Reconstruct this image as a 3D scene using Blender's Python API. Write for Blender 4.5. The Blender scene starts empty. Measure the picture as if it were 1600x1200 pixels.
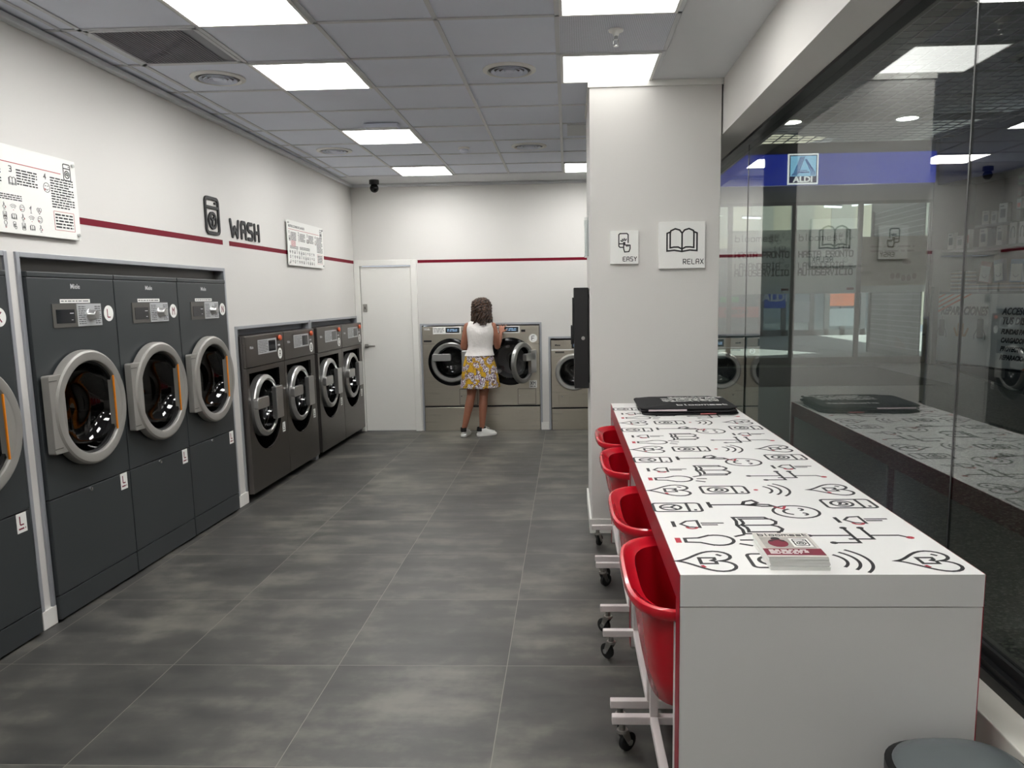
import bpy, bmesh, math, random
from mathutils import Matrix, Vector, noise as mnoise
random.seed(7)
sc = bpy.context.scene
COL = sc.collection
# ------------------------------------------------------------------ camera
def look_axes(yaw, pitch, roll):
    cy, sy, cp, sp, cr, sr = math.cos(yaw), math.sin(yaw), math.cos(pitch), math.sin(pitch), math.cos(roll), math.sin(roll)
    f = Vector((-sy*cp, cy*cp, -sp)); r = Vector((cy, sy, 0)); u = r.cross(f)
    return r*cr + u*sr, -r*sr + u*cr, f
F_PX, CX, CY = 1207.93, 840.22, 630.92
r_, u_, f_ = look_axes(.0407, .1372, -.0158)
cam_data = bpy.data.cameras.new('camera'); cam = bpy.data.objects.new('camera', cam_data); COL.objects.link(cam)
cam.matrix_world = Matrix(((r_.x, u_.x, -f_.x, 0), (r_.y, u_.y, -f_.y, 0), (r_.z, u_.z, -f_.z, 1.6077), (0, 0, 0, 1)))
cam_data.sensor_fit = 'HORIZONTAL'; cam_data.sensor_width = 36; cam_data.lens = 36*F_PX/1600
cam_data.shift_x = (800-CX)/1600; cam_data.shift_y = (CY-600)/1600
cam_data.clip_start = .02; cam_data.clip_end = 200
sc.camera = cam
# ------------------------------------------------------------------ world, exposure
w = bpy.data.worlds.new('world'); sc.world = w; w.use_nodes = True
bg = w.node_tree.nodes['Background']; bg.inputs[0].default_value = (.78, .86, 1, 1); bg.inputs[1].default_value = .75
sc.view_settings.view_transform = 'Standard'; sc.view_settings.look = 'None'
sc.view_settings.exposure = 0.6; sc.view_settings.gamma = 1.0; sc.view_settings.use_curve_mapping = False
LAMP = 18.      # ceiling panel emission
# daylight reaching the floor past the entrance doors through an added roof's shaped hole
sun = bpy.data.lights.new('daylight_sun', 'SUN'); sun.energy = 9; sun.angle = .01; sun.color = (1, .98, .95)
sun_o = bpy.data.objects.new('daylight_sun', sun); COL.objects.link(sun_o)
sun_o.rotation_euler = (math.radians(14), 0, 0); sun_o.location = (5, 22, 9)
# ------------------------------------------------------------------ helpers
def lin(c):
    c = c/255.0
    return c/12.92 if c <= .04045 else ((c+.055)/1.055)**2.4
def rgb(r, g, b): return (lin(r), lin(g), lin(b), 1)
class NT:
    def __init__(s, name):
        s.m = bpy.data.materials.new(name); s.m.use_nodes = True; s.t = s.m.node_tree
        s.b = s.t.nodes['Principled BSDF']; s.out = s.t.nodes['Material Output']
    def n(s, typ, ins=None, **kw):
        nd = s.t.nodes.new(typ)
        for k, v in kw.items(): setattr(nd, k, v)
        for k, v in (ins or {}).items():
            if hasattr(v, 'is_output'): s.t.links.new(v, nd.inputs[k])
            else: nd.inputs[k].default_value = v
        return nd
    def math(s, op, a, b=0.0, c=0.0):
        return s.n('ShaderNodeMath', {0: a, 1: b, 2: c}, operation=op).outputs[0]
    def mix(s, f, a, b):
        nd = s.t.nodes.new('ShaderNodeMix'); nd.data_type = 'RGBA'
        for i, v in ((0, f), (6, a), (7, b)):
            if hasattr(v, 'is_output'): s.t.links.new(v, nd.inputs[i])
            else: nd.inputs[i].default_value = v
        return nd.outputs[2]
    def set(s, k, v):
        if hasattr(v, 'is_output'): s.t.links.new(v, s.b.inputs[k])
        else: s.b.inputs[k].default_value = v
    def coord(s): return s.n('ShaderNodeTexCoord').outputs['Object']
    def noise(s, scale, detail=3, vec=None, rough=.5):
        ins = {'Scale': scale, 'Detail': detail, 'Roughness': rough, 'Vector': vec if vec is not None else s.coord()}
        return s.n('ShaderNodeTexNoise', ins).outputs['Fac']
    def ramp(s, f, stops):
        nd = s.n('ShaderNodeValToRGB', {'Fac': f}); e = nd.color_ramp.elements
        while len(e) < len(stops): e.new(.5)
        for el, (p, c) in zip(e, stops): el.position = p; el.color = c
        return nd.outputs['Color']
    def bump(s, h, strength=.1, dist=.01):
        s.set('Normal', s.n('ShaderNodeBump', {'Height': h, 'Strength': strength, 'Distance': dist}).outputs[0])
def mat(name, col, rough=.5, metal=0., var=.0, vscale=8, bump=0, bscale=200, coat=0, spec=None):
    k = NT(name); c = col if len(col) == 4 else (*col, 1)
    nz = k.noise(vscale)
    c2 = tuple(min(1, x*(1+var)) for x in c[:3])+(1,); c1 = tuple(x*(1-var) for x in c[:3])+(1,)
    k.set('Base Color', k.mix(nz, c1, c2)); k.set('Roughness', rough); k.set('Metallic', metal)
    if spec is not None: k.set('Specular IOR Level', spec)
    if coat: k.set('Coat Weight', coat); k.set('Coat Roughness', .05)
    if bump: k.bump(k.noise(bscale), bump, .002)
    return k.m
def emis(name, col, s):
    k = NT(name); k.set('Base Color', (0, 0, 0, 1)); k.set('Emission Color', col); k.set('Emission Strength', s); return k.m
def brushed(name, col, rough=.35, horizontal=True, metal=1.):
    k = NT(name); mp = k.n('ShaderNodeMapping', {'Vector': k.coord(), 'Scale': (2, 2, 300) if horizontal else (300, 2, 2)})
    nz = k.noise(1.0, 2, mp.outputs[0])
    c1 = tuple(x*.94 for x in col[:3])+(1,); c2 = tuple(min(1, x*1.06) for x in col[:3])+(1,)
    k.set('Base Color', k.mix(nz, c1, c2)); k.set('Metallic', metal)
    k.set('Roughness', k.n('ShaderNodeMapRange', {'Value': nz, 'To Min': rough-.07, 'To Max': rough+.07}).outputs[0])
    return k.m
def glass(name, tint=(.9, .95, .93, 1), f0=.05, rough=0.0, boost=1.0):
    "thin glazing: see-through with mirror reflection growing towards grazing angles"
    k = NT(name); t = k.t
    lw = k.n('ShaderNodeLayerWeight', {'Blend': .5}); p = k.math('POWER', lw.outputs['Facing'], 4.2)
    fac = k.math('MINIMUM', k.math('MULTIPLY_ADD', p, .95*boost, f0), 1.0)
    tr = k.n('ShaderNodeBsdfTransparent', {'Color': tint}); gl = k.n('ShaderNodeBsdfGlossy', {'Roughness': rough, 'Color': (1, 1, 1, 1)})
    mx = k.n('ShaderNodeMixShader', {0: fac, 1: tr.outputs[0], 2: gl.outputs[0]})
    t.links.new(mx.outputs[0], k.out.inputs[0]); return k.m
class MB:
    def __init__(s): s.v = []; s.f = []; s.mi = []; s.m = Matrix.Identity(4); s.cur = 0
    def add(s, vs, fs):
        o = len(s.v); s.v += [tuple(s.m @ Vector(p)) for p in vs]
        for f in fs: s.f.append([i+o for i in f]); s.mi.append(s.cur)
        return s
    def box(s, x0, x1, y0, y1, z0, z1):
        v = [(x, y, z) for z in (z0, z1) for y in (y0, y1) for x in (x0, x1)]
        return s.add(v, [(0, 2, 3, 1), (4, 5, 7, 6), (0, 1, 5, 4), (2, 6, 7, 3), (0, 4, 6, 2), (1, 3, 7, 5)])
    def quad(s, a, b, c, d): return s.add([a, b, c, d], [(0, 1, 2, 3)])
    def prism(s, pts, h, axis='z', at=0):
        "extrude a 2D polygon: axis z -> (x,y); axis y -> (x,z) ; axis x -> (y,z)"
        def P(p, q): return {'z': (p[0], p[1], q), 'y': (p[0], q, p[1]), 'x': (q, p[0], p[1])}[axis]
        n = len(pts); v = [P(p, at) for p in pts]+[P(p, at+h) for p in pts]
        return s.add(v, [list(range(n))[::-1], list(range(n, 2*n))]+[(i, (i+1) % n, n+(i+1) % n, n+i) for i in range(n)])
    def loft(s, rings, cap=True, closed=False):
        n = len(rings[0]); v = [p for r in rings for p in r]; f = []
        for k in range(len(rings)-1+(1 if closed else 0)):
            a, b = k*n, ((k+1) % len(rings))*n
            for i in range(n): j = (i+1) % n; f.append((a+i, a+j, b+j, b+i))
        if cap and not closed: f.append(list(range(n))[::-1]); f.append([len(v)-n+i for i in range(n)])
        return s.add(v, f)
    def lathe(s, prof, n=48, c=(0, 0, 0), axis='y', sx=1., sz=1., cap=False):
        "prof: (radius, offset along axis)"
        rings = []
        for r, h in prof:
            ring = []
            for i in range(n):
                a = 2*math.pi*i/n; p, q = r*math.cos(a)*sx, r*math.sin(a)*sz
                ring.append({'y': (c[0]+p, c[1]+h, c[2]+q), 'z': (c[0]+p, c[1]+q, c[2]+h), 'x': (c[0]+h, c[1]+p, c[2]+q)}[axis])
            rings.append(ring)
        return s.loft(rings, cap)
    def ring(s, r0, r1, h0, h1, n=48, c=(0, 0, 0), axis='y', sx=1., sz=1.):
        e = min(.004, (r1-r0)*.2)
        return s.loft_closed([(r0, h0), (r1, h0), (r1, h1+(e if h1 < h0 else -e)), (r1-e, h1), (r0+e, h1), (r0, h1+(e if h1 < h0 else -e))], n, c, axis, sx, sz)
    def loft_closed(s, prof, n, c, axis, sx=1, sz=1):
        m = MB(); m.lathe(prof, n, c, axis, sx, sz); k = len(prof)
        m.f += [((k-1)*n+i, (k-1)*n+(i+1) % n, (i+1) % n, i) for i in range(n)]
        return s.add(m.v, m.f)
    def disc(s, r, h, n=32, c=(0, 0, 0), axis='y', h0=0.):
        return s.lathe([(r, h0), (r, h)], n, c, axis, cap=True)
    def tube(s, path, r, n=8, cap=True):
        path = [Vector(p) for p in path]; rs = r if isinstance(r, (list, tuple)) else [r]*len(path)
        rings = []; up = Vector((0, 0, 1)); prev = None
        for i, p in enumerate(path):
            d = (path[min(i+1, len(path)-1)]-path[max(i-1, 0)]).normalized()
            if prev is None: a = d.cross(up if abs(d.z) < .9 else Vector((1, 0, 0))).normalized()
            else: a = (prev-d*prev.dot(d)).normalized()
            prev = a; b = d.cross(a)
            rings.append([tuple(p+(a*math.cos(t)+b*math.sin(t))*rs[i]) for t in (2*math.pi*k/n for k in range(n))])
        return s.loft(rings, cap)
    def bar(s, a, b, w, h):
        a, b = Vector(a), Vector(b); d = (b-a).normalized(); x = d.cross(Vector((0, 0, 1)))
        x = x.normalized() if x.length > .01 else Vector((1, 0, 0)); y = x.cross(d)
        return s.loft([[tuple(p+x*i*w/2+y*j*h/2) for i, j in ((-1, -1), (1, -1), (1, 1), (-1, 1))] for p in (a, b)])
    def rrect(s, x0, x1, z0, z1, y0, y1, r=.01, axis='y', n=5):
        pts = rr(x0, x1, z0, z1, r, n); return s.prism(pts, y1-y0, axis, y0)
    def ell(s, c, r, n=16, m=10, rot=None):
        rings = []
        for j in range(1, m):
            t = math.pi*j/m; rings.append([(r[0]*math.sin(t)*math.cos(2*math.pi*i/n), r[1]*math.sin(t)*math.sin(2*math.pi*i/n), -r[2]*math.cos(t)) for i in range(n)])
        R = rot or Matrix.Identity(3); rings = [[tuple(R @ Vector(p)+Vector(c)) for p in q] for q in rings]
        k = len(rings); v = [p for q in rings for p in q]+[tuple(R @ Vector((0, 0, -r[2]))+Vector(c)), tuple(R @ Vector((0, 0, r[2]))+Vector(c))]
        f = [(a*n+i, a*n+(i+1) % n, (a+1)*n+(i+1) % n, (a+1)*n+i) for a in range(k-1) for i in range(n)]
        f += [(k*n, (i+1) % n, i) for i in range(n)]+[(k*n+1, (k-1)*n+i, (k-1)*n+(i+1) % n) for i in range(n)]
        return s.add(v, f)
    def stroke(s, pts, wd, closed=False, h=.0008):
        "flat ribbon along a 2D polyline in local xy (z up), thickness h, mitred"
        P = [Vector((p[0], p[1])) for p in pts]; n = len(P)
        if n == 2 and (P[0]-P[1]).length < 1e-6: return s
        L = []; R = []
        for i in range(n):
            if closed: a, b = P[(i-1) % n], P[(i+1) % n]
            else: a, b = P[max(i-1, 0)], P[min(i+1, n-1)]
            d1 = (P[i]-a); d2 = (b-P[i])
            d1 = d1.normalized() if d1.length > 1e-9 else d2.normalized(); d2 = d2.normalized() if d2.length > 1e-9 else d1
            t = (d1+d2); t = t.normalized() if t.length > 1e-6 else d1
            nn = Vector((-t.y, t.x)); c = max(.45, nn.dot(Vector((-d1.y, d1.x)))); o = nn*(wd/2/c)
            L.append(P[i]+o); R.append(P[i]-o)
        if not closed:
            d = (P[1]-P[0]).normalized()*wd*.4; L[0] = L[0]-d; R[0] = R[0]-d
            d = (P[-1]-P[-2]).normalized()*wd*.4; L[-1] = L[-1]+d; R[-1] = R[-1]+d
        v = [(p.x, p.y, h) for p in L]+[(p.x, p.y, h) for p in R]+[(p.x, p.y, 0) for p in L]+[(p.x, p.y, 0) for p in R]
        f = []
        for i in range(n if closed else n-1):
            j = (i+1) % n; f += [(n+i, n+j, j, i), (i, j, 2*n+j, 2*n+i), (n+j, n+i, 3*n+i, 3*n+j)]
        if not closed: f += [(0, 2*n, 3*n, n), (n-1, 2*n-1, 4*n-1, 3*n-1)]
        return s.add(v, f)
    def rstroke(s, pts, wd, closed=False, h=.001, n=12):
        "polyline with round joints and ends"
        P = list(pts)+([pts[0]] if closed else [])
        for a, b in zip(P[:-1], P[1:]):
            d = Vector((b[0]-a[0], b[1]-a[1])); L = d.length
            if L < 1e-7: continue
            d = d/L; q = Vector((-d.y, d.x))*wd/2
            s.prism([(a[0]+q.x, a[1]+q.y), (a[0]-q.x, a[1]-q.y), (b[0]-q.x, b[1]-q.y), (b[0]+q.x, b[1]+q.y)], h, 'z', 0)
        for p in P: s.prism([(p[0]+wd/2*math.cos(2*math.pi*i/n), p[1]+wd/2*math.sin(2*math.pi*i/n)) for i in range(n)], h*.998, 'z', 0)
        return s
    def build(s, name, mats, parent=None, smooth=None, bevel=0, M=None):
        me = bpy.data.meshes.new(name); me.from_pydata(s.v, [], s.f)
        for m in (mats if isinstance(mats, (list, tuple)) else [mats]): me.materials.append(m)
        if any(s.mi): me.polygons.foreach_set('material_index', s.mi)
        bm = bmesh.new(); bm.from_mesh(me); bmesh.ops.recalc_face_normals(bm, faces=bm.faces); bm.to_mesh(me); bm.free()
        if smooth:
            me.polygons.foreach_set('use_smooth', [True]*len(me.polygons)); me.set_sharp_from_angle(angle=math.radians(smooth))
        me.update(); o = bpy.data.objects.new(name, me); COL.objects.link(o)
        if parent: o.parent = parent
        if M is not None: o.matrix_local = M
        if bevel:
            b = o.modifiers.new('bevel', 'BEVEL'); b.width = bevel; b.segments = 2; b.limit_method = 'ANGLE'; b.angle_limit = math.radians(40)
        return o
def rr(x0, x1, z0, z1, r, n=5):
    out = []
    for cx, cz, a0 in ((x1-r, z0+r, -90), (x1-r, z1-r, 0), (x0+r, z1-r, 90), (x0+r, z0+r, 180)):
        for i in range(n+1):
            a = math.radians(a0+90*i/n); out.append((cx+r*math.cos(a), cz+r*math.sin(a)))
    return out
def bx(x0, x1, y0, y1, z0, z1): return MB().box(x0, x1, y0, y1, z0, z1)
def tag(o, label, cat, group=None, kind=None):
    o['label'] = label; o['category'] = cat
    if group: o['group'] = group
    if kind: o['kind'] = kind
    return o
def thing(name, label, cat, loc=(0, 0, 0), rz=0, group=None):
    o = bpy.data.objects.new(name, None); COL.objects.link(o); o.location = loc; o.rotation_euler = (0, 0, rz)
    o.empty_display_size = .1
    return tag(o, label, cat, group)
def struct(o, label=None, cat=None):
    o['kind'] = 'structure'
    if label: o['label'] = label; o['category'] = cat or 'wall'
    return o
def text_mesh(mb, s, size, M, bold=0, shear=0, align='CENTER', h=.0006, space=1.0):
    c = bpy.data.curves.new('t', 'FONT'); c.body = s; c.size = size; c.offset = bold; c.shear = shear; c.align_x = align; c.align_y = 'CENTER'; c.extrude = h/2; c.space_character = space
    c.resolution_u = 3
    o = bpy.data.objects.new('t', c); COL.objects.link(o); dg = bpy.context.evaluated_depsgraph_get()
    me = bpy.data.meshes.new_from_object(o.evaluated_get(dg)); old = mb.m; mb.m = old @ M
    mb.add([tuple(v.co) for v in me.vertices], [tuple(p.vertices) for p in me.polygons]); mb.m = old
    bpy.data.objects.remove(o); bpy.data.meshes.remove(me); bpy.data.curves.remove(c)
T = Matrix.Translation
def RX(d): return Matrix.Rotation(math.radians(d), 4, 'X')
def RY(d): return Matrix.Rotation(math.radians(d), 4, 'Y')
def RZ(d): return Matrix.Rotation(math.radians(d), 4, 'Z')
def S3(a, b=None, c=None): return Matrix.Diagonal((a, b if b is not None else a, c if c is not None else a, 1))
def onwall(x, z, y=0.): return T((x, y, z)) @ RX(90)      # local xy drawing -> upright, facing -y
# ------------------------------------------------------------------ stroke icons (unit box, up = +y)
def circ(cx, cy, rx, ry=None, a0=0, a1=360, n=28):
    ry = ry or rx; return [(cx+rx*math.cos(math.radians(a0+(a1-a0)*i/n)), cy+ry*math.sin(math.radians(a0+(a1-a0)*i/n))) for i in range(n+(0 if a1-a0 == 360 else 1))]
def heart_pts():
    p = []
    for i in range(40):
        t = 2*math.pi*i/40; p.append((.47*(math.sin(t)**3), (.40*math.cos(t)-.155*math.cos(2*t)-.06*math.cos(3*t)-.03*math.cos(4*t))+.03))
    return p
def icon(mb, kind, M, wd=.055, red=1, h=.0008):
    old, oc = mb.m, mb.cur; mb.m = old @ M; base = oc
    def st(p, closed=False, w_=wd, c=base): mb.cur = c; mb.stroke(p, w_, closed, h/ max(1e-6, M.to_scale().z))
    if kind == 'heart':
        st(heart_pts(), True); st([(-.15, -.12), (.12, -.12), (.12, .12), (.02, .12), (-.02, .06), (-.07, .12), (-.15, .12)], True)
        st([(.22, -.12), (.27, -.10)], c=red); st([(-.3, .2), (-.26, .24)])
    elif kind in ('washer', 'washer_y'):
        st(rr(-.32, .32, -.48, .48, .09), True); st([(-.32, .22), (.32, .22)]); st(circ(0, -.13, .21), True); st([(.18, .35), (.22, .35)])
        if kind == 'washer_y': st([(0, -.13), (0, -.27)]); st([(0, -.13), (.12, -.04)]); st([(0, -.13), (-.12, -.04)])
        else: st(circ(.0, -.13, .1, a0=-10, a1=200, n=10)); st([(-.05, -.14), (.08, -.2)])
    elif kind == 'wifi':
        st(circ(0, -.42, .03, n=8), True, .05, red)
        for r in (.25, .45, .65, .85): st(circ(0, -.5, r, a0=48, a1=132, n=12)) if r > .3 else None
    elif kind == 'plant':
        st([(-.14, -.5), (.14, -.5)]); st([(0, -.5), (0, .05)]); st([(0, .0), (.06, .2)])
        st([(0, .02), (-.18, .08), (-.26, .22), (-.12, .28), (0, .16)], True); st([(.03, .14), (.1, .3), (.1, .48), (.0, .42), (-.02, .26)], True)
    elif kind == 'smiley':
        st(circ(0, 0, .46), True); st(circ(-.17, .1, .08, a0=20, a1=160, n=8)); st(circ(.17, .1, .08, a0=20, a1=160, n=8)); st(circ(0, -.05, .2, a0=200, a1=340, n=10))
        st([(-.36, -.34), (-.22, -.2), (-.42, -.12)], c=red)
    elif kind == 'bulb':
        st([(-.1, -.28), (-.12, -.05), (-.26, .15)]+circ(0, .25, .27, a0=200, a1=-20, n=14)+[(.26, .15), (.12, -.05), (.1, -.28)], True)
        st([(-.09, -.4), (.09, -.4)], w_=wd*1.6, c=red)
        for a in (60, 90, 120): st([(.4*math.cos(math.radians(a)), .25+.4*math.sin(math.radians(a))), (.58*math.cos(math.radians(a)), .25+.58*math.sin(math.radians(a)))])
    elif kind == 'horn':
        st([(-.24, .0), (.24, .0), (.2, -.22), (.0, -.36), (-.2, -.22)], True); st([(-.16, -.5), (.16, -.5)], w_=wd*1.3); st(circ(.22, -.16, .1, a0=-90, a1=90, n=8), c=red)
        st([(-.06, .08), (-.06, .5)]); st([(.06, .08), (.06, .36)])
    elif kind == 'book':
        for s_ in (-1, 1):
            st([(0, .2), (s_*.08, .3), (s_*.22, .34), (s_*.36, .28), (s_*.38, .2), (s_*.38, -.26)]+[(s_*.26, -.24), (s_*.12, -.24), (0, -.3)])
            st([(s_*.38, .24), (s_*.48, .2), (s_*.48, -.36), (s_*.25, -.34), (0, -.38)])
        st([(0, .2), (0, -.38)])
    elif kind == 'circuit':
        st([(-.8, .1), (-.1, .1)]); st([(-.1, .1), (-.1, -.3), (-.5, -.3)]) ; st([(.2, .5), (.2, -.1), (-.2, -.1)]); st([(-.1, .5), (-.1, .1)]); st([(.2, .1), (.7, .1), (.8, 0)])
        for x_, y_ in ((-.1, .54), (.2, .54), (-.84, .1), (-.54, -.3)): st(circ(x_, y_, .035, n=8), True)
        st(circ(.84, -.03, .04, n=8), True, c=red)
    elif kind == 'tap':
        st([(-.05, -.22), (-.22, -.22), (-.28, -.16), (-.28, .42), (-.22, .48), (.14, .48), (.2, .42), (.2, .02)]); st([(-.28, -.04), (-.06, -.04)])
        for a in (60, 90, 120, 150): st([(.0+.12*math.cos(math.radians(a)), .02+.12*math.sin(math.radians(a))), (.0+.2*math.cos(math.radians(a)), .02+.2*math.sin(math.radians(a)))])
        st([(-.03, -.3), (-.03, .02), (.03, .02), (.03, -.1), (.3, -.12), (.3, -.3), (.24, -.44), (.02, -.46), (-.03, -.3)]); st([(.12, -.11), (.12, -.17)]); st([(.2, -.11), (.2, -.17)])
    mb.cur = oc; mb.m = old
# rounded techno lettering drawn as strokes (cell .62 x 1)
GL = {'A': ['0,0 0,.8 .1,1 .5,1 .6,.8 .6,0', '0,.45 .6,.45'], 'B': ['0,0 0,1 .45,1 .55,.9 .55,.6 .45,.5 0,.5', '.45,.5 .6,.4 .6,.1 .5,0 0,0'],
 'C': ['.6,1 .1,1 0,.85 0,.15 .1,0 .6,0'], 'D': ['0,0 0,1 .45,1 .6,.8 .6,.2 .45,0 0,0'], 'E': ['.6,1 .1,1 0,.9 0,.1 .1,0 .6,0', '0,.5 .5,.5'],
 'F': ['.6,1 .1,1 0,.9 0,0', '0,.5 .5,.5'], 'H': ['0,0 0,1', '.6,0 .6,1', '0,.5 .6,.5'], 'I': ['.3,0 .3,1', '.1,0 .5,0', '.1,1 .5,1'], 'K': ['0,0 0,1', '.6,1 0,.45', '.15,.55 .6,0'],
 'L': ['0,1 0,.1 .1,0 .55,0'], 'M': ['0,0 0,1 .3,.5 .6,1 .6,0'], 'N': ['0,0 0,1 .6,.1', '.6,0 .6,1'], 'O': ['.1,0 .5,0 .6,.12 .6,.88 .5,1 .1,1 0,.88 0,.12 .1,0'],
 'P': ['0,0 0,1 .5,1 .6,.9 .6,.55 .5,.45 0,.45'], 'R': ['0,0 0,1 .5,1 .6,.9 .6,.55 .5,.45 0,.45', '.25,.45 .6,0'], 'S': ['.58,1 .1,1 0,.9 0,.6 .1,.52 .5,.48 .6,.4 .6,.1 .5,0 0,0'],
 'T': ['0,1 .6,1', '.3,1 .3,0'], 'U': ['0,1 0,.12 .1,0 .5,0 .6,.12 .6,1'], 'V': ['0,1 .3,0 .6,1'], 'W': ['0,1 .12,0 .3,.6 .48,0 .6,1'], 'X': ['0,0 .6,1', '0,1 .6,0'],
 'Y': ['0,1 .3,.5 .6,1', '.3,.5 .3,0'], 'G': ['.6,1 .1,1 0,.85 0,.15 .1,0 .6,0 .6,.45 .35,.45'], 'Z': ['0,1 .6,1 0,0 .6,0'], ' ': [], '3': ['0,1 .5,1 .6,.9 .6,.6 .5,.5 .2,.5', '.5,.5 .6,.4 .6,.1 .5,0 0,0'], '4': ['.45,0 .45,1 0,.35 .6,.35'],
 '1': ['.1,.8 .35,1 .35,0'], '2': ['0,.9 .1,1 .5,1 .6,.9 .6,.6 0,0 .6,0'],
 'b': ['0,1 0,0 .5,0 .6,.1 .6,.5 .5,.6 0,.6'], 'l': ['.2,1 .2,.1 .3,0'], 'o': ['.1,0 .5,0 .6,.1 .6,.5 .5,.6 .1,.6 0,.5 0,.1 .1,0'], 'm': ['0,0 0,.6 .7,.6 .8,.5 .8,0', '.4,.6 .4,0'],
 'e': ['.6,0 .1,0 0,.1 0,.5 .1,.6 .5,.6 .6,.5 .6,.32 0,.32'], 's': ['.6,.6 .1,.6 0,.5 0,.36 .6,.28 .6,.1 .5,0 0,0'], 't': ['.1,1 .1,.1 .2,0 .5,0', '0,.62 .5,.62'],
 "'": ['.3,1.25 .2,1.1']}
def lettering(mb, s, M, hgt, wd, gap=.3, align='l', h=.0008, wide=1.0, rnd=False):
    adv = [(.8 if c == 'm' else .4 if c == 'l' else .6)*wide+gap for c in s]; tot = sum(adv)-gap; x = {'l': 0, 'c': -tot/2, 'r': -tot}[align]
    old = mb.m; mb.m = old @ M
    for c, a in zip(s, adv):
        for g in GL.get(c, []):
            pts = [tuple(float(k) for k in q.split(',')) for q in g.split()]
            pts = [((x+p[0]*wide)*hgt, p[1]*hgt) for p in pts]
            cl = pts[0] == pts[-1]
            (mb.rstroke if rnd else mb.stroke)(pts[:-1] if cl else pts, wd, cl, h)
        x += a
    mb.m = old; return tot*hgt
def fineprint(mb, x0, x1, y0, y1, rows, M, seed=1, fill=.5, h=.0006):
    "rows of print too small to read: broken dashes"
    rg = random.Random(seed); old = mb.m; mb.m = old @ M; dy = (y1-y0)/rows
    for i in range(rows):
        yc = y1-(i+.5)*dy; x = x0; xe = x1-(rg.random()*.25*(x1-x0) if i % 4 == 3 else 0)
        while x < xe:
            l = min(dy*(.8+rg.random()*2.4), xe-x); mb.box(x, x+l, yc-dy*fill/2, yc+dy*fill/2, 0, h); x += l+dy*.5
    mb.m = old
# ------------------------------------------------------------------ materials
def floor_mat():
    k = NT('porcelain_tile'); co = k.coord(); sp = k.n('ShaderNodeSeparateXYZ', {0: co})
    u = k.math('DIVIDE', k.math('SUBTRACT', sp.outputs[0], -2.534), .75); v = k.math('DIVIDE', k.math('SUBTRACT', sp.outputs[1], 2.4581), .75)
    fu, fv = k.math('FRACT', u), k.math('FRACT', v)
    def edge(f): return k.math('MINIMUM', f, k.math('SUBTRACT', 1.0, f))
    e = k.math('MINIMUM', edge(fu), edge(fv)); g = k.math('LESS_THAN', e, .0022)
    cell = k.n('ShaderNodeCombineXYZ', {0: k.math('FLOOR', u), 1: k.math('FLOOR', v)})
    wn = k.n('ShaderNodeTexWhiteNoise', {'Vector': cell.outputs[0]}, noise_dimensions='3D')
    off = k.n('ShaderNodeVectorMath', {0: co, 1: k.n('ShaderNodeVectorMath', {0: wn.outputs['Color'], 1: (9, 9, 9)}, operation='MULTIPLY').outputs[0]}, operation='ADD').outputs[0]
    n1 = k.noise(1.6, 5, off, .55); n2 = k.noise(7, 6, off, .6); st = k.n('ShaderNodeMapping', {'Vector': off, 'Scale': (1.5, 5, 1)}).outputs[0]; n3 = k.noise(1.5, 4, st)
    f = k.math('ADD', k.math('MULTIPLY', n1, .5), k.math('ADD', k.math('MULTIPLY', n2, .25), k.math('MULTIPLY', n3, .3)))
    c = k.ramp(f, [(.40, rgb(48, 48, 47)), (.52, rgb(70, 69, 66)), (.64, rgb(106, 104, 96))])
    c = k.mix(k.math('MULTIPLY', wn.outputs['Value'], .12), c, rgb(72, 72, 70))
    k.set('Base Color', k.mix(g, c, rgb(122, 119, 110)))
    k.set('Roughness', k.n('ShaderNodeMapRange', {'Value': n2, 'To Min': .36, 'To Max': .55}).outputs[0]); k.bump(g, -.3, .002); return k.m
M_FLOOR = floor_mat()
def terrazzo(name, base, a, b, scale):
    k = NT(name); vo = k.n('ShaderNodeTexVoronoi', {'Scale': scale, 'Vector': k.coord()})
    c = k.ramp(k.n('ShaderNodeSeparateColor', {0: vo.outputs['Color']}).outputs[0], [(.0, a), (.35, base), (.65, base), (1., b)])
    k.set('Base Color', c); k.set('Roughness', .28); return k.m
M_MALLFLOOR = terrazzo('speckled_terrazzo', rgb(96, 96, 90), rgb(40, 40, 38), rgb(170, 168, 158), 70)
M_WALL = mat('white_paint', rgb(211, 209, 205), .6, var=.015, vscale=1.5, bump=.05, bscale=300)
M_CEIL = mat('ceiling_tile_white', rgb(226, 231, 243), .8, var=.04, vscale=2, bump=.05)
M_PLASTER = mat('ceiling_plaster', rgb(212, 214, 216), .75, var=.02)
M_TBAR = mat('ceiling_grid_metal', rgb(205, 207, 210), .45)
M_TRIMW = mat('white_lacquer', rgb(228, 227, 222), .35)
M_STRIPE = mat('burgundy_vinyl', rgb(112, 4, 32), .6, spec=.2)
M_RED = mat('red_laminate', rgb(150, 20, 40), .35)
M_ALU = mat('grey_aluminium_trim', rgb(165, 168, 173), .4, .35)
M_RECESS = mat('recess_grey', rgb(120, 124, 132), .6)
M_ANTHRA = mat('anthracite_enamel', rgb(52, 56, 58), .38, var=.03, vscale=3, bump=.03)
M_RINGG = mat('warm_grey_door_plastic', rgb(150, 148, 143), .4, .3, var=.02)
M_DARKST = brushed('dark_steel', rgb(112, 108, 105), .36)
M_STEEL = brushed('stainless_steel', rgb(206, 200, 186), .3)
M_RECESSB = mat('matt_black_recess', rgb(8, 8, 8), .5, spec=0); M_DRUMD = mat('dark_drum', rgb(58, 56, 54), .42, .6)
M_STEELD = brushed('drum_steel', rgb(140, 140, 140), .42)
M_CHROME = mat('chrome', rgb(215, 215, 215), .14, 1.)
M_SATIN = mat('satin_metal', rgb(190, 190, 188), .3, .9)
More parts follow.
